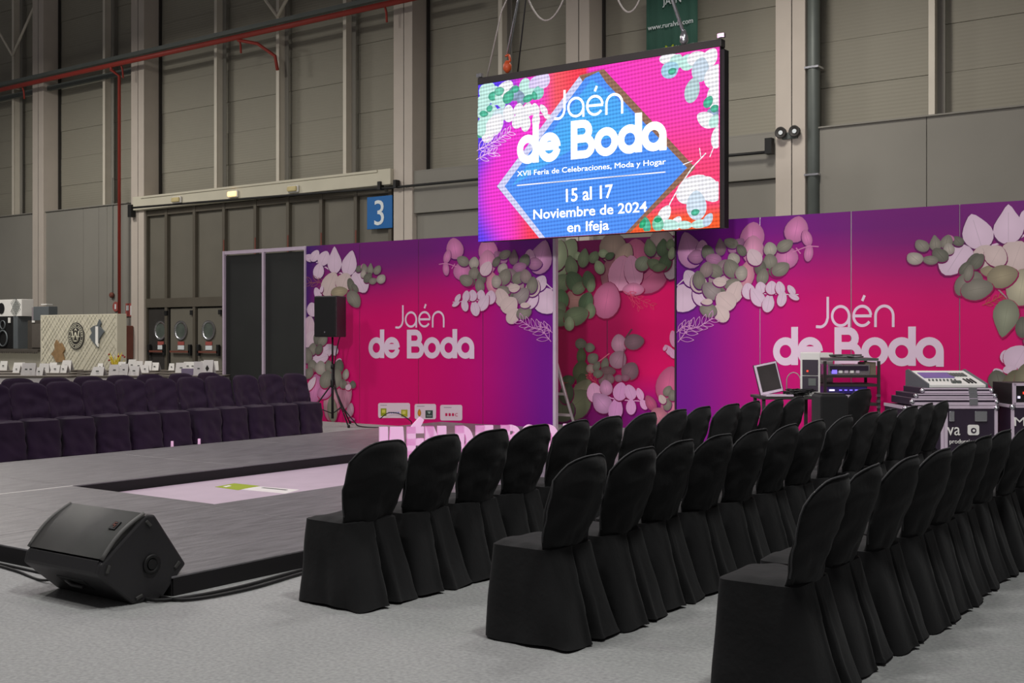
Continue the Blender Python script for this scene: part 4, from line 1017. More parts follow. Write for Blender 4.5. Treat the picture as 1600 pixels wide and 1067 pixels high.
# grille: slightly bowed sheet over the front
g = MB(); n = 12
pa, pb = Vector((3.985, .474)), Vector((3.722, .262)); nrm = Vector((-(pa.y - pb.y), (pa.x - pb.x))).normalized()
if nrm.y < 0: nrm = -nrm
for i in range(n + 1):
    u = i / n; q = pb.lerp(pa, u) + nrm * (.012 + .022 * math.sin(u * PI))
    g.vert((WX0 + .02, q.x, q.y)); g.vert((WX1 - .02, q.x, q.y))
for i in range(n): g.face((2 * i, 2 * i + 1, 2 * i + 3, 2 * i + 2), True)
b = len(g.v)
for side, xx in ((0, WX0 + .02), (1, WX1 - .02)):
    ids = [2 * i + side for i in range(n + 1)]
    q0 = g.vert((xx, pb.x, pb.y)); q1 = g.vert((xx, pa.x, pa.y)); g.face(ids + [q1, q0])
g.build('grille', M_grille, wd)
for xx in (WX0 + .012, WX1 - .012):
    pts = [];
    for i in range(n + 1):
        u = i / n; q = pb.lerp(pa, u) + nrm * (.008 + .026 * math.sin(u * PI)); pts.append((xx, q.x, q.y))
    mb = MB(); mb.tube(pts, .011, 8); mb.build('grille_edge', M_edge, wd)
mb = MB(); mb.prism([(3.700, .175), (3.692, .20), (3.71, .262), (3.735, .255), (3.72, .19)], WX0 + .03, WX1 - .03, 'X'); mb.build('lower_trim', M_plastic, wd, bevel=.004)
mb = MB(); mb.lathe([(.055, 0), (.055, .012), (.035, .012), (.032, -.002)], (WX1, 4.02, .20), 24, 'X'); sck = mb.build('pole_socket', M_rubber, wd)
mb = MB(); mb.lathe([(.028, .013), (.028, .003)], (WX1, 4.02, .20), 20, 'X'); mb.build('socket_hole', M_rubber, sck)
for (y, z, r_) in ((4.0, .425, -.8), (3.745, .215, 1.2), (4.19, .17, .8), (3.94, .035, .3)):
    mb = MB(); M_ = Matrix.Translation((WX1 + .003, y, z)) @ Matrix.Rotation(r_, 4, 'X')
    mb.box((0, 0, 0), (.012, .045, .018), M=M_); mb.build('corner_foot', M_grille, wd, bevel=.004)
# recessed handle in lower front
hd = MB(); c0 = Vector((-5.72, 3.795, .095))
ft = math.atan2(.185, -.215)
M_ = Matrix.Translation(c0) @ Matrix.Rotation(math.atan2(.185, .215), 4, 'X')
hd.box((0, 0, 0), (.26, .012, .10), M=Matrix.Translation(c0) @ Matrix.Rotation(R(49), 4, 'X')); hd.build('handle_recess', M_rubber, wd, bevel=.01)
mb = MB(); mb.tube([(-5.80, 3.79, .10), (-5.72, 3.775, .085), (-5.64, 3.79, .08)], .012, 8); mb.build('carry_handle', M_plastic, wd)
mid = pb.lerp(pa, .62) + nrm * .038
mb = MB(); rx = math.atan2(pa.y - pb.y, pa.x - pb.x)
MM = Matrix.Translation((WX1 - .10, mid.x, mid.y)) @ Matrix.Rotation(rx, 4, 'X')
mb.box((0, 0, 0), (.055, .055, .008), M=MM); bd = mb.build('badge', M_rubber, wd)
mb = MB(); mb.box((0, 0, .005), (.03, .006, .004), M=MM); mb.box((-.008, .008, .005), (.006, .018, .004), M=MM); mb.box((.008, -.008, .005), (.006, .018, .004), M=MM); mb.box((0, .016, .005), (.02, .005, .004), M=MM); mb.build('badge_mark', M_rust, bd)
# cables
def cable(name, pts, r, m, label):
    o = MB().tube(pts, r, 6).build(name, m, None); return tag(o, label, 'cable')
def smooth(pts, n=6):
    out = []
    P = [Vector(p) for p in pts]
    for i in range(len(P) - 1):
        p0, p1, p2, p3 = P[max(i - 1, 0)], P[i], P[i + 1], P[min(i + 2, len(P) - 1)]
        for k in range(n):
            t = k / n; out.append(.5 * ((2 * p1) + (-p0 + p2) * t + (2 * p0 - 5 * p1 + 4 * p2 - p3) * t * t + (-p0 + 3 * p1 - 3 * p2 + p3) * t ** 3))
    out.append(P[-1]); return out
cable('stage_cable', smooth([(-5.5, 4.12, .012), (-5.2, 4.1, .012), (-5.12, 4.5, .012), (-5.22, 5.2, .012), (-5.28, 6.5, .012), (-5.2, 8, .012)]), .010, M_rubber, 'black cable running along the near foot of the runway, outer one')
cable('stage_cable', smooth([(-5.6, 4.08, .03), (-5.3, 4.0, .014), (-5.2, 4.45, .012), (-5.28, 5.2, .012), (-5.3, 6.5, .012)]), .010, M_rubber, 'black cable hugging the runway skirt, inner one behind the wedge')
cable('stage_cable', smooth([(-6.05, 3.95, .06), (-6.3, 3.95, .01), (-6.7, 4.02, .01), (-7.2, 4.05, .01), (-8, 4.02, .01)]), .008, M_rubber, 'thin cable looping left from the wedge along the stage end')
cable('stage_cable', smooth([(-6.05, 4.02, .05), (-6.4, 4.07, .01), (-7.0, 4.08, .01), (-8, 4.08, .01)]), .008, M_rubber, 'thin cable lying tight against the left stage end')

# ------------------------------------------------------------------ speaker on tripod
ts = empty('speaker_stand', (-13.42, 13.55, 0), 0, 'black tripod speaker stand in front of the magenta wall', 'stand')
mb = MB(); mb.tube([(0, 0, .12), (0, 0, .95)], .022, 10); mb.build('lower_tube', M_rubber, ts)
mb = MB(); mb.tube([(0, 0, .9), (0, 0, 1.45)], .016, 10); mb.build('upper_tube', M_rubber, ts)
mb = MB(); mb.lathe([(.03, .62), (.035, .66), (.035, .72), (.03, .76)], (0, 0, 0), 12); mb.build('collar', M_rubber, ts)
mb = MB(); mb.lathe([(.028, .92), (.032, .95), (.028, 1.0)], (0, 0, 0), 12); mb.build('collar', M_rubber, ts)
for a_ in (R(-15), R(100), R(222)):
    c_, s_ = math.cos(a_), math.sin(a_)
    lg = MB().tube([(.02 * c_, .02 * s_, .66), (.50 * c_, .50 * s_, .012)], .012, 8).build('leg', M_rubber, ts)
    MB().tube([(0, 0, .2), (.28 * c_, .28 * s_, .31)], .008, 6).build('strut', M_rubber, ts)
    MB().lathe([(.02, .0), (.022, .03), (.014, .05)], (.50 * c_, .50 * s_, 0), 8).build('rubber_foot', M_rubber, lg)
sp = empty('loudspeaker', (-13.45, 13.55, 1.43), R(12), 'black loudspeaker on the tripod stand by the magenta wall', 'speaker')
mb = MB(); mb.prism([(-.21, -.17), (.21, -.17), (.16, .2), (-.16, .2)], 0, .66, 'Z'); mb.build('cabinet', M_plastic, sp, bevel=.015)
mb = MB(); mb.box((0, -.178, .33), (.40, .02, .63)); mb.build('grille', M_rubber, sp, bevel=.006)
mb = MB(); mb.lathe([(.014, -.192), (.014, -.186)], (0, 0, .08), 10, 'Y'); mb.build('badge', M_chrome, sp)
cable('speaker_cable', smooth([(-13.3, 13.6, 1.45), (-13.38, 13.6, 1.2), (-13.39, 13.56, .8), (-13.2, 13.5, .4), (-12.95, 13.55, .1), (-12.8, 13.6, .012), (-12.2, 13.85, .012), (-11.7, 14.05, .012)]), .009, M_rubber, 'black cable running down the tripod and along the wall foot')
cable('speaker_cable', smooth([onY(594, 654, 14.05), onY(607, 645, 14.05), onY(622, 646, 14.05), onY(634, 652, 14.05), onY(642, 658, 14.05), onY(643, 662, 14.1)]), .008, M_rubber, 'thin black cable arching up in front of the sponsor plaques')

# ------------------------------------------------------------------ ladder in the gap
ld = empty('step_ladder', (-10.45, 14.98, 0), 0, 'aluminium step ladder half hidden behind the wall edge in the gap', 'ladder')
for sx in (-1, 1):
    MB().tube([(sx * .97, -.30, .0), (sx * .17, .0, 1.75)], .022, 6).build('side_rail', M_alu, ld)
    MB().tube([(sx * .6, .25, .0), (sx * .10, .02, 1.75)], .018, 6).build('rear_rail', M_alu, ld)
for k in range(5):
    z = .26 + k * .31; f = z / 1.75; hw = .97 - .80 * f
    mb = MB(); mb.box((0, -.30 * (1 - f), z), (2 * hw, .07, .035)); mb.build('tread', M_alu, ld)
mb = MB(); mb.box((0, .0, 1.77), (.32, .16, .04)); mb.build('top_cap', M_alu, ld)

# ------------------------------------------------------------------ equipment
RZ = math.atan2(SS, CC)   # these cases face roughly back along the aisle
def at(px, t): a_ = (px - CX) / F; return ((a_ * CC - SS) * t, (a_ * SS + CC) * t)
def zt(py, t): return EYE + (HY - py) / F * t
def case(name, px0, px1, pyt, t, dep, z0, label, handles=True, frame=M_alupale, rz=RZ, body=M_case):
    x0, y0 = at(px0, t); x1, y1 = at(px1, t); w = math.hypot(x1 - x0, y1 - y0); z1 = zt(pyt, t)
    e = empty(name, ((x0 + x1) / 2, (y0 + y1) / 2, z0), rz, label, 'case'); h = z1 - z0
    MB().box((0, dep / 2, h / 2), (w, dep, h)).build('case_body', body, e, bevel=.004)
    for sx in (-1, 1):
        MB().box((sx * (w / 2 - .012), -.002, h / 2), (.03, .012, h)).build('edge_profile', frame, e)
        MB().box((sx * (w / 2 + .002), dep / 2, h - .012), (.012, dep, .03)).build('edge_profile', frame, e)
        for z in (.02, h - .02): MB().lathe([(.0, -.03), (.026, -.018), (.03, .0)], (sx * (w / 2 - .01), -.0, z), 10, 'Y').build('ball_corner', M_chrome, e)
    for z in (.012, h - .012): MB().box((0, -.002, z), (w, .012, .03)).build('edge_profile', frame, e)
    return e, w, h
t = 11.3
# main flight case with mixing desk on top
e, w, h = case('flight_case', 1476, 1558, 634, t, .6, 0.0, 'tall purple-black flight case with white lettering under the mixing desk')
text_obj('va', .17, 'lettering', M_paper, e, (-.17, -.012, h * .70 - .05), width=.125)
text_obj('producciones', .06, 'lettering', M_paper, e, (-.06, -.012, h * .70 - .13), width=.30)
MB().prism(rrect(-.055, -.05, .055, .05, .02), -.014, -.004, 'Y').build('emblem', M_paper, e, loc=(.02, 0, h * .70))
MB().lathe([(.026, -.020), (.026, -.010)], (.02, 0, h * .70 - .005), 16, 'Y').build('emblem_ring', M_case, e)
MB().lathe([(.012, -.024), (.012, -.012)], (.02, 0, h * .70 - .005), 12, 'Y').build('emblem_dot', M_paper, e)
MB().box((.09, -.014, h - .10), (.12, .02, .10)).build('latch', M_chrome, e, bevel=.006)
MB().box((-.19, -.014, h - .10), (.05, .02, .10)).build('latch', M_chrome, e, bevel=.006)
e2, w2, h2 = case('flight_case', 1413, 1474, 635, t + .02, .6, 0.0, 'narrower dark flight case standing left against the tall lettered one')
zc = h
def layer(name, px0, px1, py0, py1, t_, dep, label):
    x0, y0 = at(px0, t_); x1, y1 = at(px1, t_); w_ = math.hypot(x1 - x0, y1 - y0); za, zb = zt(py1, t_), zt(py0, t_)
    e_ = empty(name, ((x0 + x1) / 2, (y0 + y1) / 2, za), RZ, label, 'case lid'); hh = zb - za
    MB().box((0, dep / 2, hh / 2), (w_, dep, hh)).build('lid_body', M_case, e_, bevel=.004)
    MB().box((0, -.004, hh * .25), (w_ + .01, .014, hh * .4)).build('edge_profile', M_alupale, e_)
    MB().box((0, -.004, hh * .85), (w_ + .01, .014, hh * .25)).build('edge_profile', M_alupale, e_)
    for sx in (-1, 1): MB().lathe([(.0, -.03), (.022, -.018), (.026, .0)], (sx * w_ / 2, 0, hh / 2), 10, 'Y').build('ball_corner', M_chrome, e_)
    MB().box((w_ * .22, -.012, hh * .5), (.08, .02, min(.06, hh))).build('latch', M_chrome, e_)
    return e_
layer('case_lid', 1425, 1557, 622, 633.5, t, .62, 'wide aluminium edged case lid lying on the tall lettered case')
layer('case_lid', 1431, 1554, 615, 621.8, t + .02, .6, 'thin middle case tray between the lid and the mixer tray')
layer('case_lid', 1441, 1549, 606, 614.8, t + .04, .55, 'upper case tray directly under the mixing desk')
# mixing desk
mx = empty('mixing_desk', (*at(1496, t + .08), zt(605.8, t + .08)), RZ, 'white mixing desk with purple display strip on top of the flight cases', 'mixer')
dw = 90 / F * t
mb = MB(); mb.prism([(0, 0), (.62, 0), (.62, .14), (.56, .15), (0, .03)], -dw / 2, dw / 2, 'X'); mb.build('desk_body', M_white, mx, bevel=.006)
sl_ = math.atan2(.12, .56)
def ondesk(x, y, w_, d_, m, nm_, th=.008, par=None):
    M_ = Matrix.Translation((x, 0, .03)) @ Matrix.Rotation(sl_, 4, 'X') @ Matrix.Translation((0, y, th / 2 + .001))
    return MB().box((0, 0, 0), (w_, d_, th), M=M_).build(nm_, m, par or mx)
ondesk(-dw * .15, .36, dw * .55, .2, mat('desk_display', (122, 104, 168), .4), 'display_strip').name = 'display_strip'
for k in range(8): ondesk(-dw * .4 + k * dw * .065, .15, .012, .03, M_greypipe, 'fader_cap', .016)
for k in range(3): ondesk(dw * (.24 + .06 * k), .13, .014, .16, M_rubber, 'fader_slot', .01)
for k in range(6): ondesk(dw * (.12 + .05 * k), .38, .02, .12, M_greypipe, 'button_column', .01)
for k in range(2): ondesk(-dw * .02 + k * dw * .09, .07, .04, .04, M_greypipe, 'jog_knob', .02)
for k in (-1, 1): MB().prism([(-.01, -.005), (.63, -.005), (.63, .15), (.56, .165), (-.01, .04)], k * (dw / 2 + .008) - .008, k * (dw / 2 + .008) + .008, 'X').build('side_cheek', M_bluegrey, mx)
# olive crates behind
ox1, oy1 = at(1562, 11.9)
e = empty('olive_crate', (ox1, oy1, 0), RZ, 'olive green equipment crate behind the flight cases', 'crate')
MB().box((0, .2, .42), (.36, .4, .84)).build('crate_body', M_casegreen, e, bevel=.01)
for z in (.83, .70, .60): MB().box((0, -.01, z), (.38, .02, .03)).build('crate_rib', M_casegreen, e)
# right edge cases
e, w, h = case('flight_case', 1580, 1660, 632.5, 11.2, .5, 0, 'dark flight case cut by the right picture edge, below the open one')
text_obj('M', .12, 'lettering', M_paper, e, (-.17, -.012, h - .2), width=.1)
x0, y0 = at(1583, 11.2); x1, y1 = at(1660, 11.2); z0 = h; z1 = zt(599, 11.2)
e = empty('amplifier_case', ((x0 + x1) / 2, (y0 + y1) / 2, z0), RZ, 'open fronted case with red lit controls at the right picture edge', 'case'); w = math.hypot(x1 - x0, y1 - y0); h = z1 - z0
MB().box((0, .25, h / 2), (w, .45, h)).build('case_body', M_rubber, e)
for sx in (-1, 1): MB().box((sx * (w / 2 - .01), 0, h / 2), (.025, .03, h)).build('edge_profile', M_alupale, e)
for z in (.01, h - .01): MB().box((0, 0, z), (w, .03, .025)).build('edge_profile', M_alupale, e)
for k in range(8): MB().box((-w / 2 + .06 + k * .05, .01, h * (.35 + .2 * (k % 2))), (.022, .01, .022)).build('lit_button', M_ledred if k % 3 else M_ledwhite, e)
# rack with amplifiers, drives
tr = 13.45; wr = 88 / F * tr
rk = empty('equipment_rack', (*at(1331, tr), 0), RZ, 'black equipment rack with purple lit displays behind the chairs', 'rack')
ztop = zt(563, tr)
for sx in (-1, 1):
    for yy in (0, .5): MB().box((sx * (wr / 2 - .015), yy, .58 / 1), (.03, .03, 1.16)).build('rack_post', M_darksteel, rk)
for py in (602, 588, 632, 650): MB().box((0, .25, zt(py, tr)), (wr - .03, .5, .03)).build('rack_shelf', M_darksteel, rk)
MB().box((.02, .25, ztop + .01), (wr * .9, .48, .03)).build('rack_lid', M_greypipe, rk)
def unit(nm_, pyt, pyb, body, wf=.72, xo=-.03):
    za, zb = zt(pyb, tr), zt(pyt, tr)
    u = MB().box((xo, .22, (za + zb) / 2), (wr * wf, .42, zb - za)).build(nm_, body, rk); return u, za, zb
u, za, zb = unit('processor_unit', 569.5, 587, M_chrome, .74, -.03)
MB().box((-.03, .004, (za + zb) / 2 + .02), (wr * .68, .012, (zb - za) * .45)).build('front_opening', M_case, u)
MB().box((-.20, -.004, za + .045), (.055, .012, .045)).build('lit_display', M_ledblue, u)
for k in range(4): MB().box((-.13 + k * .065, -.004, za + .045), (.04, .012, .03)).build('button_row', M_alupale if k % 2 else M_paper, u)
u, za, zb = unit('amplifier_unit', 604, 615, mat('purple_faceplate', (58, 46, 110), .4), .70, -.05)
MB().box((-.23, -.004, (za + zb) / 2), (.06, .012, .02)).build('lit_display', M_ledwhite, u)
for k in range(5): MB().box((-.13 + k * .06, -.004, (za + zb) / 2), (.03, .012, .014)).build('lit_display', M_ledblue, u)
for k, (a_, b_) in enumerate(((617, 621), (625, 631))): u, za, zb = unit('patch_unit', a_, b_, M_alupale, .60, .0)
MB().box((wr * .36, .2, zt(577, tr)), (.12, .3, .16)).build('side_bracket', mat('tan_metal', (128, 116, 100), .6), rk)
for k in range(4): MB().box((wr / 2 - .02, .0, zt(618 + k * 9, tr)), (.04, .05, .03)).build('rack_plug', M_chrome, rk)
# heap of small cables on top of rack
rn = random.Random(5)
pts = [(rn.uniform(-.24, .2), rn.uniform(-.02, .3), ztop + .03 + rn.uniform(.008, .03)) for _ in range(10)]
c_ = MB().tube(smooth(pts, 5), .01, 6).build('coiled_cable', M_greypipe, None, loc=rk.location, rz=RZ); tag(c_, 'grey cable coiled on the lid of the equipment rack', 'cable')
# desktop computer tower
x, y = at(1268, tr - .1); zb0 = .80
# work table
x0, y0 = at(1190, 12.9); x1, y1 = at(1280, 12.9)
tb = empty('work_table', ((x0 + x1) / 2, (y0 + y1) / 2, 0), RZ, 'dark work table carrying the laptop and computer behind the chairs', 'table')
MB().box((0, .25, .765), (.66, .6, .03)).build('table_top', M_darksteel, tb, bevel=.004)
for sx in (-.29, .29):
    for yy in (.02, .48): MB().box((sx, yy, .375), (.035, .035, .75)).build('leg', M_darksteel, tb)
pc = empty('computer_tower', (*at(1266, 12.95), .78), RZ - R(14), 'white computer tower with dark drive front on the work table', 'computer')
pw = 30 / F * 12.95; phh = zt(551, 12.95) - .78
MB().box((0, .22, phh / 2), (pw, .44, phh)).build('casing', M_white, pc, bevel=.006)
for z in (.27, .09): 
    q = MB().box((.0, -.004, .05 + z), (pw * .80, .012, .17)).build('drive_bay', M_case, pc)
MB().box((-.03, -.012, .28), (.02, .008, .02)).build('power_light', M_ledred, pc)
MB().box((.02, -.012, .16), (.08, .008, .08)).build('fan_grille', M_greypipe, pc)
x_, y_ = at(1289, 14.05)
e = empty('white_box', (x_, y_, 0), RZ, 'tall white cabinet standing right behind the computer tower', 'box')
MB().box((0, .1, zt(551, 14.05) / 2), (.17, .3, zt(551, 14.05))).build('box_body', M_white, e, bevel=.005)
lp = empty('laptop_computer', (*at(1213, 12.85), .78), RZ, 'open laptop with dark screen leaning back on the work table', 'laptop')
MB().box((.04, .10, .012), (.30, .22, .02)).build('keyboard_base', M_alupale, lp, bevel=.004)
Ms = Matrix.Translation((0, .21, .03)) @ Matrix.Rotation(R(-8), 4, 'X') @ Matrix.Rotation(R(-12), 4, 'Y')
MB().box((0, 0, .17), (.255, .012, .34), M=Ms).build('screen_lid', M_alupale, lp, bevel=.003)
MB().box((.005, -.008, .175), (.215, .004, .29), M=Ms).build('display', M_screenoff, lp)
MB().box((0, .012, .17), (.27, .012, .35), M=Ms).build('lid_back', M_rubber, lp)
# tangle of cables on the table
tg = MB()
for q in range(8):
    pts = [(rn.uniform(-.05, .30), rn.uniform(-.02, .2), .785 + rn.uniform(.005, .08)) for _ in range(12)]
    tg.tube(smooth(pts, 5), .006, 5)
tag(tg.build('cable_tangle', M_rubber, None, loc=tb.location, rz=RZ), 'heap of tangled dark leads on the work table between laptop and computer', 'cables', kind='stuff')
pts = []
for k in range(15): 
    a_ = PI * k / 14; p = onY(1229 + 11 - 11 * math.cos(a_) * 1.0, 596 - 14 * math.sin(a_) + (6 if k == 14 else 0), 12.95); pts.append(p)
pts[0] = (pts[0][0], pts[0][1], .79); pts[-1] = (pts[-1][0], pts[-1][1], .79)
cable('headphone_cable', pts, .006, M_cable, 'pale lead arching up between the laptop and the tower')
# black cloth-covered box at end of row beside runway
x_, y_ = at(1305, 11.3)
e = empty('draped_box', (x_, y_, 0), RZ, 'box draped in black cloth at the far end of the runway row', 'box')
zt_ = zt(617, 11.4)
MB().box((0, .2, zt_ / 2), (.27, .36, zt_)).build('cloth_drape', M_black, e, bevel=.02)
MB().box((0, .2, zt_ + .006), (.23, .3, .012)).build('cloth_fold', M_black, e)

# ------------------------------------------------------------------ far left: exhibitor stand, tables and cards
ex = empty('quilted_counter_wall', (-28.56, 19.0, 0), 0, 'cream quilted stand wall with round dark emblem in front of the gate', 'stand wall')
MB().box((0, .15, 1.02), (3.56, .3, 2.04)).build('wall_body', M_beige, ex, bevel=.01)
# raised diamond quilting: real crossing ribs (one joined part)
q = MB(); Wq, Hq = 3.5, 2.0
for s_ in (-1, 1):
    k = -Hq
    while k < Wq + Hq:
        # line x = k + s*z clipped
        pts = []
        for z in (0, Hq):
            pts.append((k + (z if s_ > 0 else (Hq - z)), z))
        (xa_, za_), (xb_, zb_) = pts
        ts_ = []
        for n_ in range(21):
            u = n_ / 20; x_ = xa_ + (xb_ - xa_) * u; z_ = za_ + (zb_ - za_) * u
            if 0 <= x_ <= Wq: ts_.append((x_ - Wq / 2, -.005, z_ + .02))
        if len(ts_) > 1: q.tube([ts_[0], ts_[-1]], .007, 4)
        k += .16 if int(round(k / .16)) % 4 else .26
tag(q.build('quilting', M_quilt, ex), kind='stuff')
def exl(px, py): p = onY(px, py, 19.0); return (p[0] + 28.56, p[2])
cx_, cz_ = exl(120, 525)
rr_ = .37
rg = MB().lathe([(rr_, -.03), (rr_, -.012)], (cx_, 0, cz_), 36, 'Y').build('emblem_disc', M_darksteel, ex)
MB().lathe([(rr_ * .92, -.032), (rr_ * .92, -.034), (rr_ * .88, -.034), (rr_ * .88, -.032), (rr_ * .92, -.032)], (cx_, 0, cz_), 36, 'Y').build('emblem_ring', M_quilt, rg)
MB().lathe([(rr_ * .68, -.032), (rr_ * .68, -.034), (rr_ * .64, -.034), (rr_ * .64, -.032), (rr_ * .68, -.032)], (cx_, 0, cz_), 36, 'Y').build('emblem_ring', M_quilt, rg)
mg = MB()
for a_, b_ in (((-.16, .14), (-.1, -.14)), ((-.1, -.14), (0, .10)), ((0, .10), (.1, -.14)), ((.1, -.14), (.16, .14)), ((-.18, -.02), (-.04, -.02)), ((.04, -.02), (.18, -.02)), ((-.05, .14), (0, .2)), ((0, .2), (.05, .14)), ((-.06, -.14), (.06, -.14))):
    mg.tube([(a_[0], 0, a_[1]), (b_[0], 0, b_[1])], .018, 5)
mg.build('monogram', M_quilt, rg, loc=(cx_, -.04, cz_))
for k in range(28):
    a_ = 2 * PI * k / 28
    if k % 7 == 6: continue
    MB().box((cx_ + rr_ * .78 * math.cos(a_), -.034, cz_ + rr_ * .78 * math.sin(a_)), (.035, .006, .035)).build('emblem_character', M_quilt, rg) if k % 1 == 0 else None
def blob(pxs, m, nm_):
    MB().prism([exl(*p) for p in pxs], -.05, -.012, 'Y').build(nm_, m, ex)
blob([(157, 499), (160, 505), (158, 510), (165, 518), (160, 525), (157, 530), (155, 543), (148, 535), (142, 526), (146, 520), (143, 513), (149, 509), (154, 508)], M_bluegrey, 'map_cutout')
blob([(152, 510), (156, 510), (156, 542), (152, 536)], M_paper, 'map_highlight')
bpy.data.objects['map_highlight'].location.y = -.012
blob([(90, 531), (94, 537), (98, 536), (103, 546), (100, 552), (103, 565), (90, 566), (86, 557), (82, 553), (88, 546), (87, 538)], M_woodbrown, 'map_cutout')
# service bar at the left
bar_ = empty('service_bar', (-33.2, 19.5, 0), 0, 'cream bar front with dark serrated ledge at the left edge', 'bar')
MB().box((0, .3, .48), (4.5, .6, .96)).build('bar_front', M_beige, bar_)
MB().box((0, .2, 1.02), (4.56, .84, .07)).build('ledge', M_darkwood, bar_)
for k in range(46): MB().box((-2.2 + k * .098, -.22, .965), (.05, .02, .05)).build('ledge_tooth', M_darkwood, bar_)
cb = empty('display_cabinet', (-32.1, 20.1, 1.055), 0, 'dark glass fronted cabinet on the bar beside the quilted wall', 'cabinet')
MB().box((.2, .2, .43), (1.75, .4, .86)).build('cabinet_body', M_darkwood, cb, bevel=.01)
for x_ in (-.12, .58): MB().box((x_, -.01, .40), (.60, .02, .72)).build('cabinet_door', mat('smoked_door', (96, 90, 84), .3), cb, bevel=.005)
MB().box((-.33, -.02, .83), (.14, .02, .06)).build('brand_plate', M_paper, cb)
sf = empty('grey_dispenser', (-32.15, 20.15, 1.915), 0, 'blue grey box with a white tray lying on top of the dark cabinet', 'box')
MB().box((0, .15, .21), (.8, .3, .42)).build('box_body', M_bluegrey, sf, bevel=.01)
MB().box((-.45, .15, .2), (.1, .28, .4)).build('box_edge', M_alu, sf)
MB().box((.15, .1, .48), (.3, .2, .03), M=None).build('tray', M_paper, sf)
mc = empty('coffee_machine', (-33.9, 20.1, 1.055), 0, 'black machine with round dials and blue grey side at the left edge', 'machine')
MB().box((-.3, .25, .5), (1.3, .5, 1.0)).build('machine_body', M_rubber, mc, bevel=.02)
MB().box((.46, .25, .5), (.24, .5, 1.0)).build('side_column', M_bluegrey, mc, bevel=.01)
for z, r_ in ((.74, .14), (.32, .26)):
    MB().lathe([(r_, -.02), (r_, -.05), (r_ * .85, -.05), (r_ * .85, -.02), (r_, -.02)], (-.18, 0, z), 24, 'Y').build('dial_ring', M_bluegrey, mc)
MB().box((.18, -.03, .88), (.12, .02, .16)).build('label_plate', M_paper, mc)
gb = empty('basket_unit', (-33.75, 20.1, 2.055), 0, 'white lattice fronted box on top of the black machine', 'box')
MB().box((0, .2, .26), (1.3, .4, .52)).build('box_body', M_paper, gb, bevel=.01)
for k in range(9):
    for s_ in (-1, 1): MB().box((.02 + k * .065, -.008, .28), (.012, .01, .5), M=Matrix.Translation((.3, 0, .28)) @ Matrix.Rotation(s_ * R(38), 4, 'Y') @ Matrix.Translation((-.3, 0, -.28))).build('lattice_bar', M_greypipe, gb) if 2 < k < 8 else None
MB().lathe([(.17, -.02), (.17, -.005)], (-.45, 0, .25), 20, 'Y').build('round_vent', M_rubber, gb)
# plant beside the stand wall
pl_ = empty('potted_plant', (-26.4, 18.7, 0), 0, 'yellow leaved plant with red flowers right of the quilted wall', 'plant')
MB().lathe([(.12, 0), (.17, .3), (.18, .32)], (0, 0, 0), 14).build('pot', M_darkwood, pl_)
mb = MB()
for k in range(34):
    a_ = rn.uniform(0, 6.28); r_ = rn.uniform(.05, .28); z = rn.uniform(.35, 1.05)
    mb.tube([(0, 0, .3), (r_ * .5 * math.cos(a_), r_ * .5 * math.sin(a_), z * .8), (r_ * math.cos(a_), r_ * math.sin(a_), z)], [.01, .03, .004], 5)
tag(mb.build('foliage', M_yellow, pl_), kind='stuff')
mb = MB()
for k in range(16): mb.lathe([(0, -.03), (.035, 0), (0, .03)], (rn.uniform(-.3, .35), rn.uniform(-.1, .1), rn.uniform(.7, 1.0)), 6)
tag(mb.build('flowers', M_redplant, pl_), kind='stuff')

# long tables with white tent cards
tabs = [(-19.2, 12.9, 0), (-21.0, 15.0, 0), (-19.4, 9.9, 0)]
def table(x, y, L, label):
    e = empty('banquet_table', (x, y, 0), 0, label, 'table', 'dark topped tables behind the chairs')
    MB().box((0, 0, .735), (.8, L, .03)).build('table_top', M_tabletop, e, bevel=.005)
    MB().box((0, 0, .60), (.76, L - .04, .24)).build('table_cloth', M_cloth_white, e)
    for sx in (-.3, .3):
        for sy in (-1, 1): MB().tube([(sx, sy * (L / 2 - .15), 0), (sx, sy * (L / 2 - .15), .5)], .02, 6).build('leg', M_greypipe, e)
    return e
def tab(px0, px1, t_, label):
    x0, y0 = at(px0, t_); x1, y1 = at(px1, t_); L_ = math.hypot(x1 - x0, y1 - y0)
    e = empty('banquet_table', ((x0 + x1) / 2, (y0 + y1) / 2, 0), RZ, label, 'table', 'dark topped tables behind the chairs')
    MB().box((0, 0, .735), (L_, .8, .03)).build('table_top', M_tabletop, e, bevel=.005)
    MB().box((0, 0, .60), (L_ - .04, .76, .24)).build('table_cloth', M_cloth_white if t_ < 21 else M_tabletop, e)
    for sy in (-.3, .3):
        for sx in (-1, 1): MB().tube([(sx * (L_ / 2 - .15), sy, 0), (sx * (L_ / 2 - .15), sy, .5)], .02, 6).build('leg', M_greypipe, e)
for (p0, p1, sd) in ((-30, 120, 'at the left picture edge'), (132, 252, 'below the quilted wall corner'), (258, 352, 'in front of the gate doors')):
    for t_, rw in ((20.8, 'nearest'), (22.3, 'middle'), (23.9, 'rear')): tab(p0, p1, t_, '%s of three dark topped card tables %s' % (rw, sd))
card_me = {}
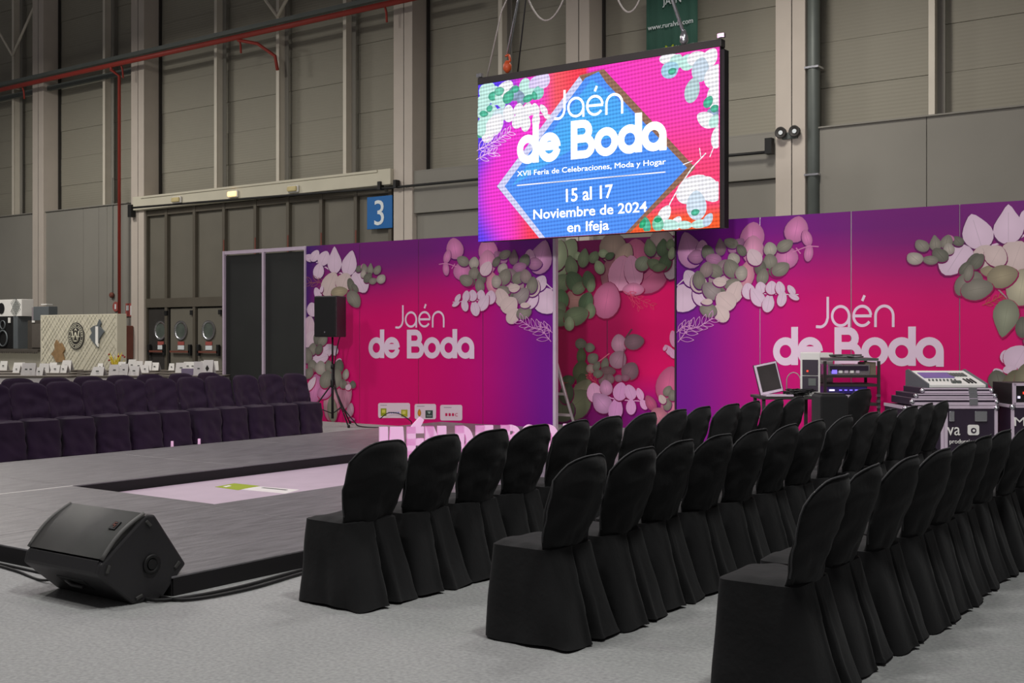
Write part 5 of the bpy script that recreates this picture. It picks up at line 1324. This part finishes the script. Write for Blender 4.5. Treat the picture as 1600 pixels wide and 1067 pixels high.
def card(px0, px1, pyt, pyb, t_, lean, label, dark=False, grp='white tent cards on the far tables'):
    t_ = 20.8 if pyb >= 586 else (22.3 if pyb >= 580 else 23.9)
    xm, ym = at((px0 + px1) / 2, t_); w_ = (px1 - px0) / F * t_; h_ = (pyb - pyt) / F * t_
    h_ = max(.14, h_ * 1.2)
    zt0 = .75
    e = empty('tent_card', (xm, ym, zt0), RZ + lean, label, 'card', grp)
    w2_ = w_ * .5
    mb = MB()
    for s_ in (-1, 1):
        # each flap: wider at base
        b = len(mb.v); yb = s_ * .07
        for (x_, y_, z_) in ((-w2_, yb, 0), (w2_, yb, 0), (w2_ * .82, 0, h_), (-w2_ * .82, 0, h_)): mb.vert((x_, y_, z_))
        for (x_, y_, z_) in ((-w2_, yb + .006, 0), (w2_, yb + .006, 0), (w2_ * .82, .006, h_), (-w2_ * .82, .006, h_)): mb.vert((x_, y_, z_))
        for q_ in ((0, 1, 2, 3), (7, 6, 5, 4), (0, 4, 5, 1), (1, 5, 6, 2), (2, 6, 7, 3), (3, 7, 4, 0)): mb.face([b + i for i in q_])
    mb.build('folded_card', M_paper, e)
    if dark:
        MB().prism([(-.035, .0), (0, -.06), (.035, 0), (0, .06)], -.052, -.045, 'Y').build('printed_mark', M_darksteel, e, loc=(0, 0, h_ * .45))
    else:
        MB().box((0, -.046, h_ * .5), (w_ * .22, .006, .02)).build('printed_mark', M_greypipe, e)
cards = [(0, 13, 566, 578, 21.5), (21, 40, 566, 576, 24.5), (22, 34, 574, 583, 22), (34, 50, 576, 592, 21), (42, 58, 574, 590, 22), (61, 78, 572, 584, 22), (77, 90, 567, 577, 24), (96, 114, 565, 578, 25), (80, 96, 574, 584, 21.5), (94, 108, 574, 584, 21.8), (56, 70, 586, 594, 20.5),
         (143, 166, 579, 590, 20.8), (153, 162, 572, 578, 22.5), (170, 188, 574, 588, 21), (184, 198, 567, 578, 23), (188, 202, 577, 592, 20.8), (200, 214, 564, 578, 22.6), (202, 220, 576, 588, 21), (210, 224, 562, 574, 24), (221, 233, 574, 584, 21.8), (225, 239, 562, 574, 24), (236, 250, 566, 576, 23), 
         (264, 273, 568, 574, 24), (274, 292, 567, 580, 22.2), (286, 302, 565, 576, 23.5), (295, 309, 563, 574, 24), (302, 318, 568, 586, 22), (312, 326, 562, 574, 24), (316, 336, 572, 592, 20.6), (326, 342, 566, 578, 23)]
for k, (x0, x1, y0, y1, t_) in enumerate(cards):
    side = 'left picture edge' if x0 < 120 else ('quilted wall corner' if x0 < 255 else 'gate doors')
    lst = [c for c in cards if (c[0] < 120) == (x0 < 120) and (c[0] < 255) == (x0 < 255)]
    lst.sort(key=lambda c: c[0]); i_ = lst.index(cards[k])
    card(x0, x1, y0, y1, t_, rn.uniform(-.3, .3), '%s from left of the white cards near the %s' % (ordn[i_], side), dark=(x0 == 316), grp='white tent cards near the ' + side)
# purple-grey box among the cards
x_, y_ = at(294, 20.8)
e = empty('grey_box', (x_, y_, .75), RZ, 'plain lilac grey box among the white cards near the gate', 'box')
MB().box((0, .05, .06), (.24, .12, .12)).build('box_body', mat('lilac_card', (150, 138, 165), .7), e, bevel=.004)
MB().box((0, .05, .122), (.22, .10, .006)).build('box_flap', M_paper, e)
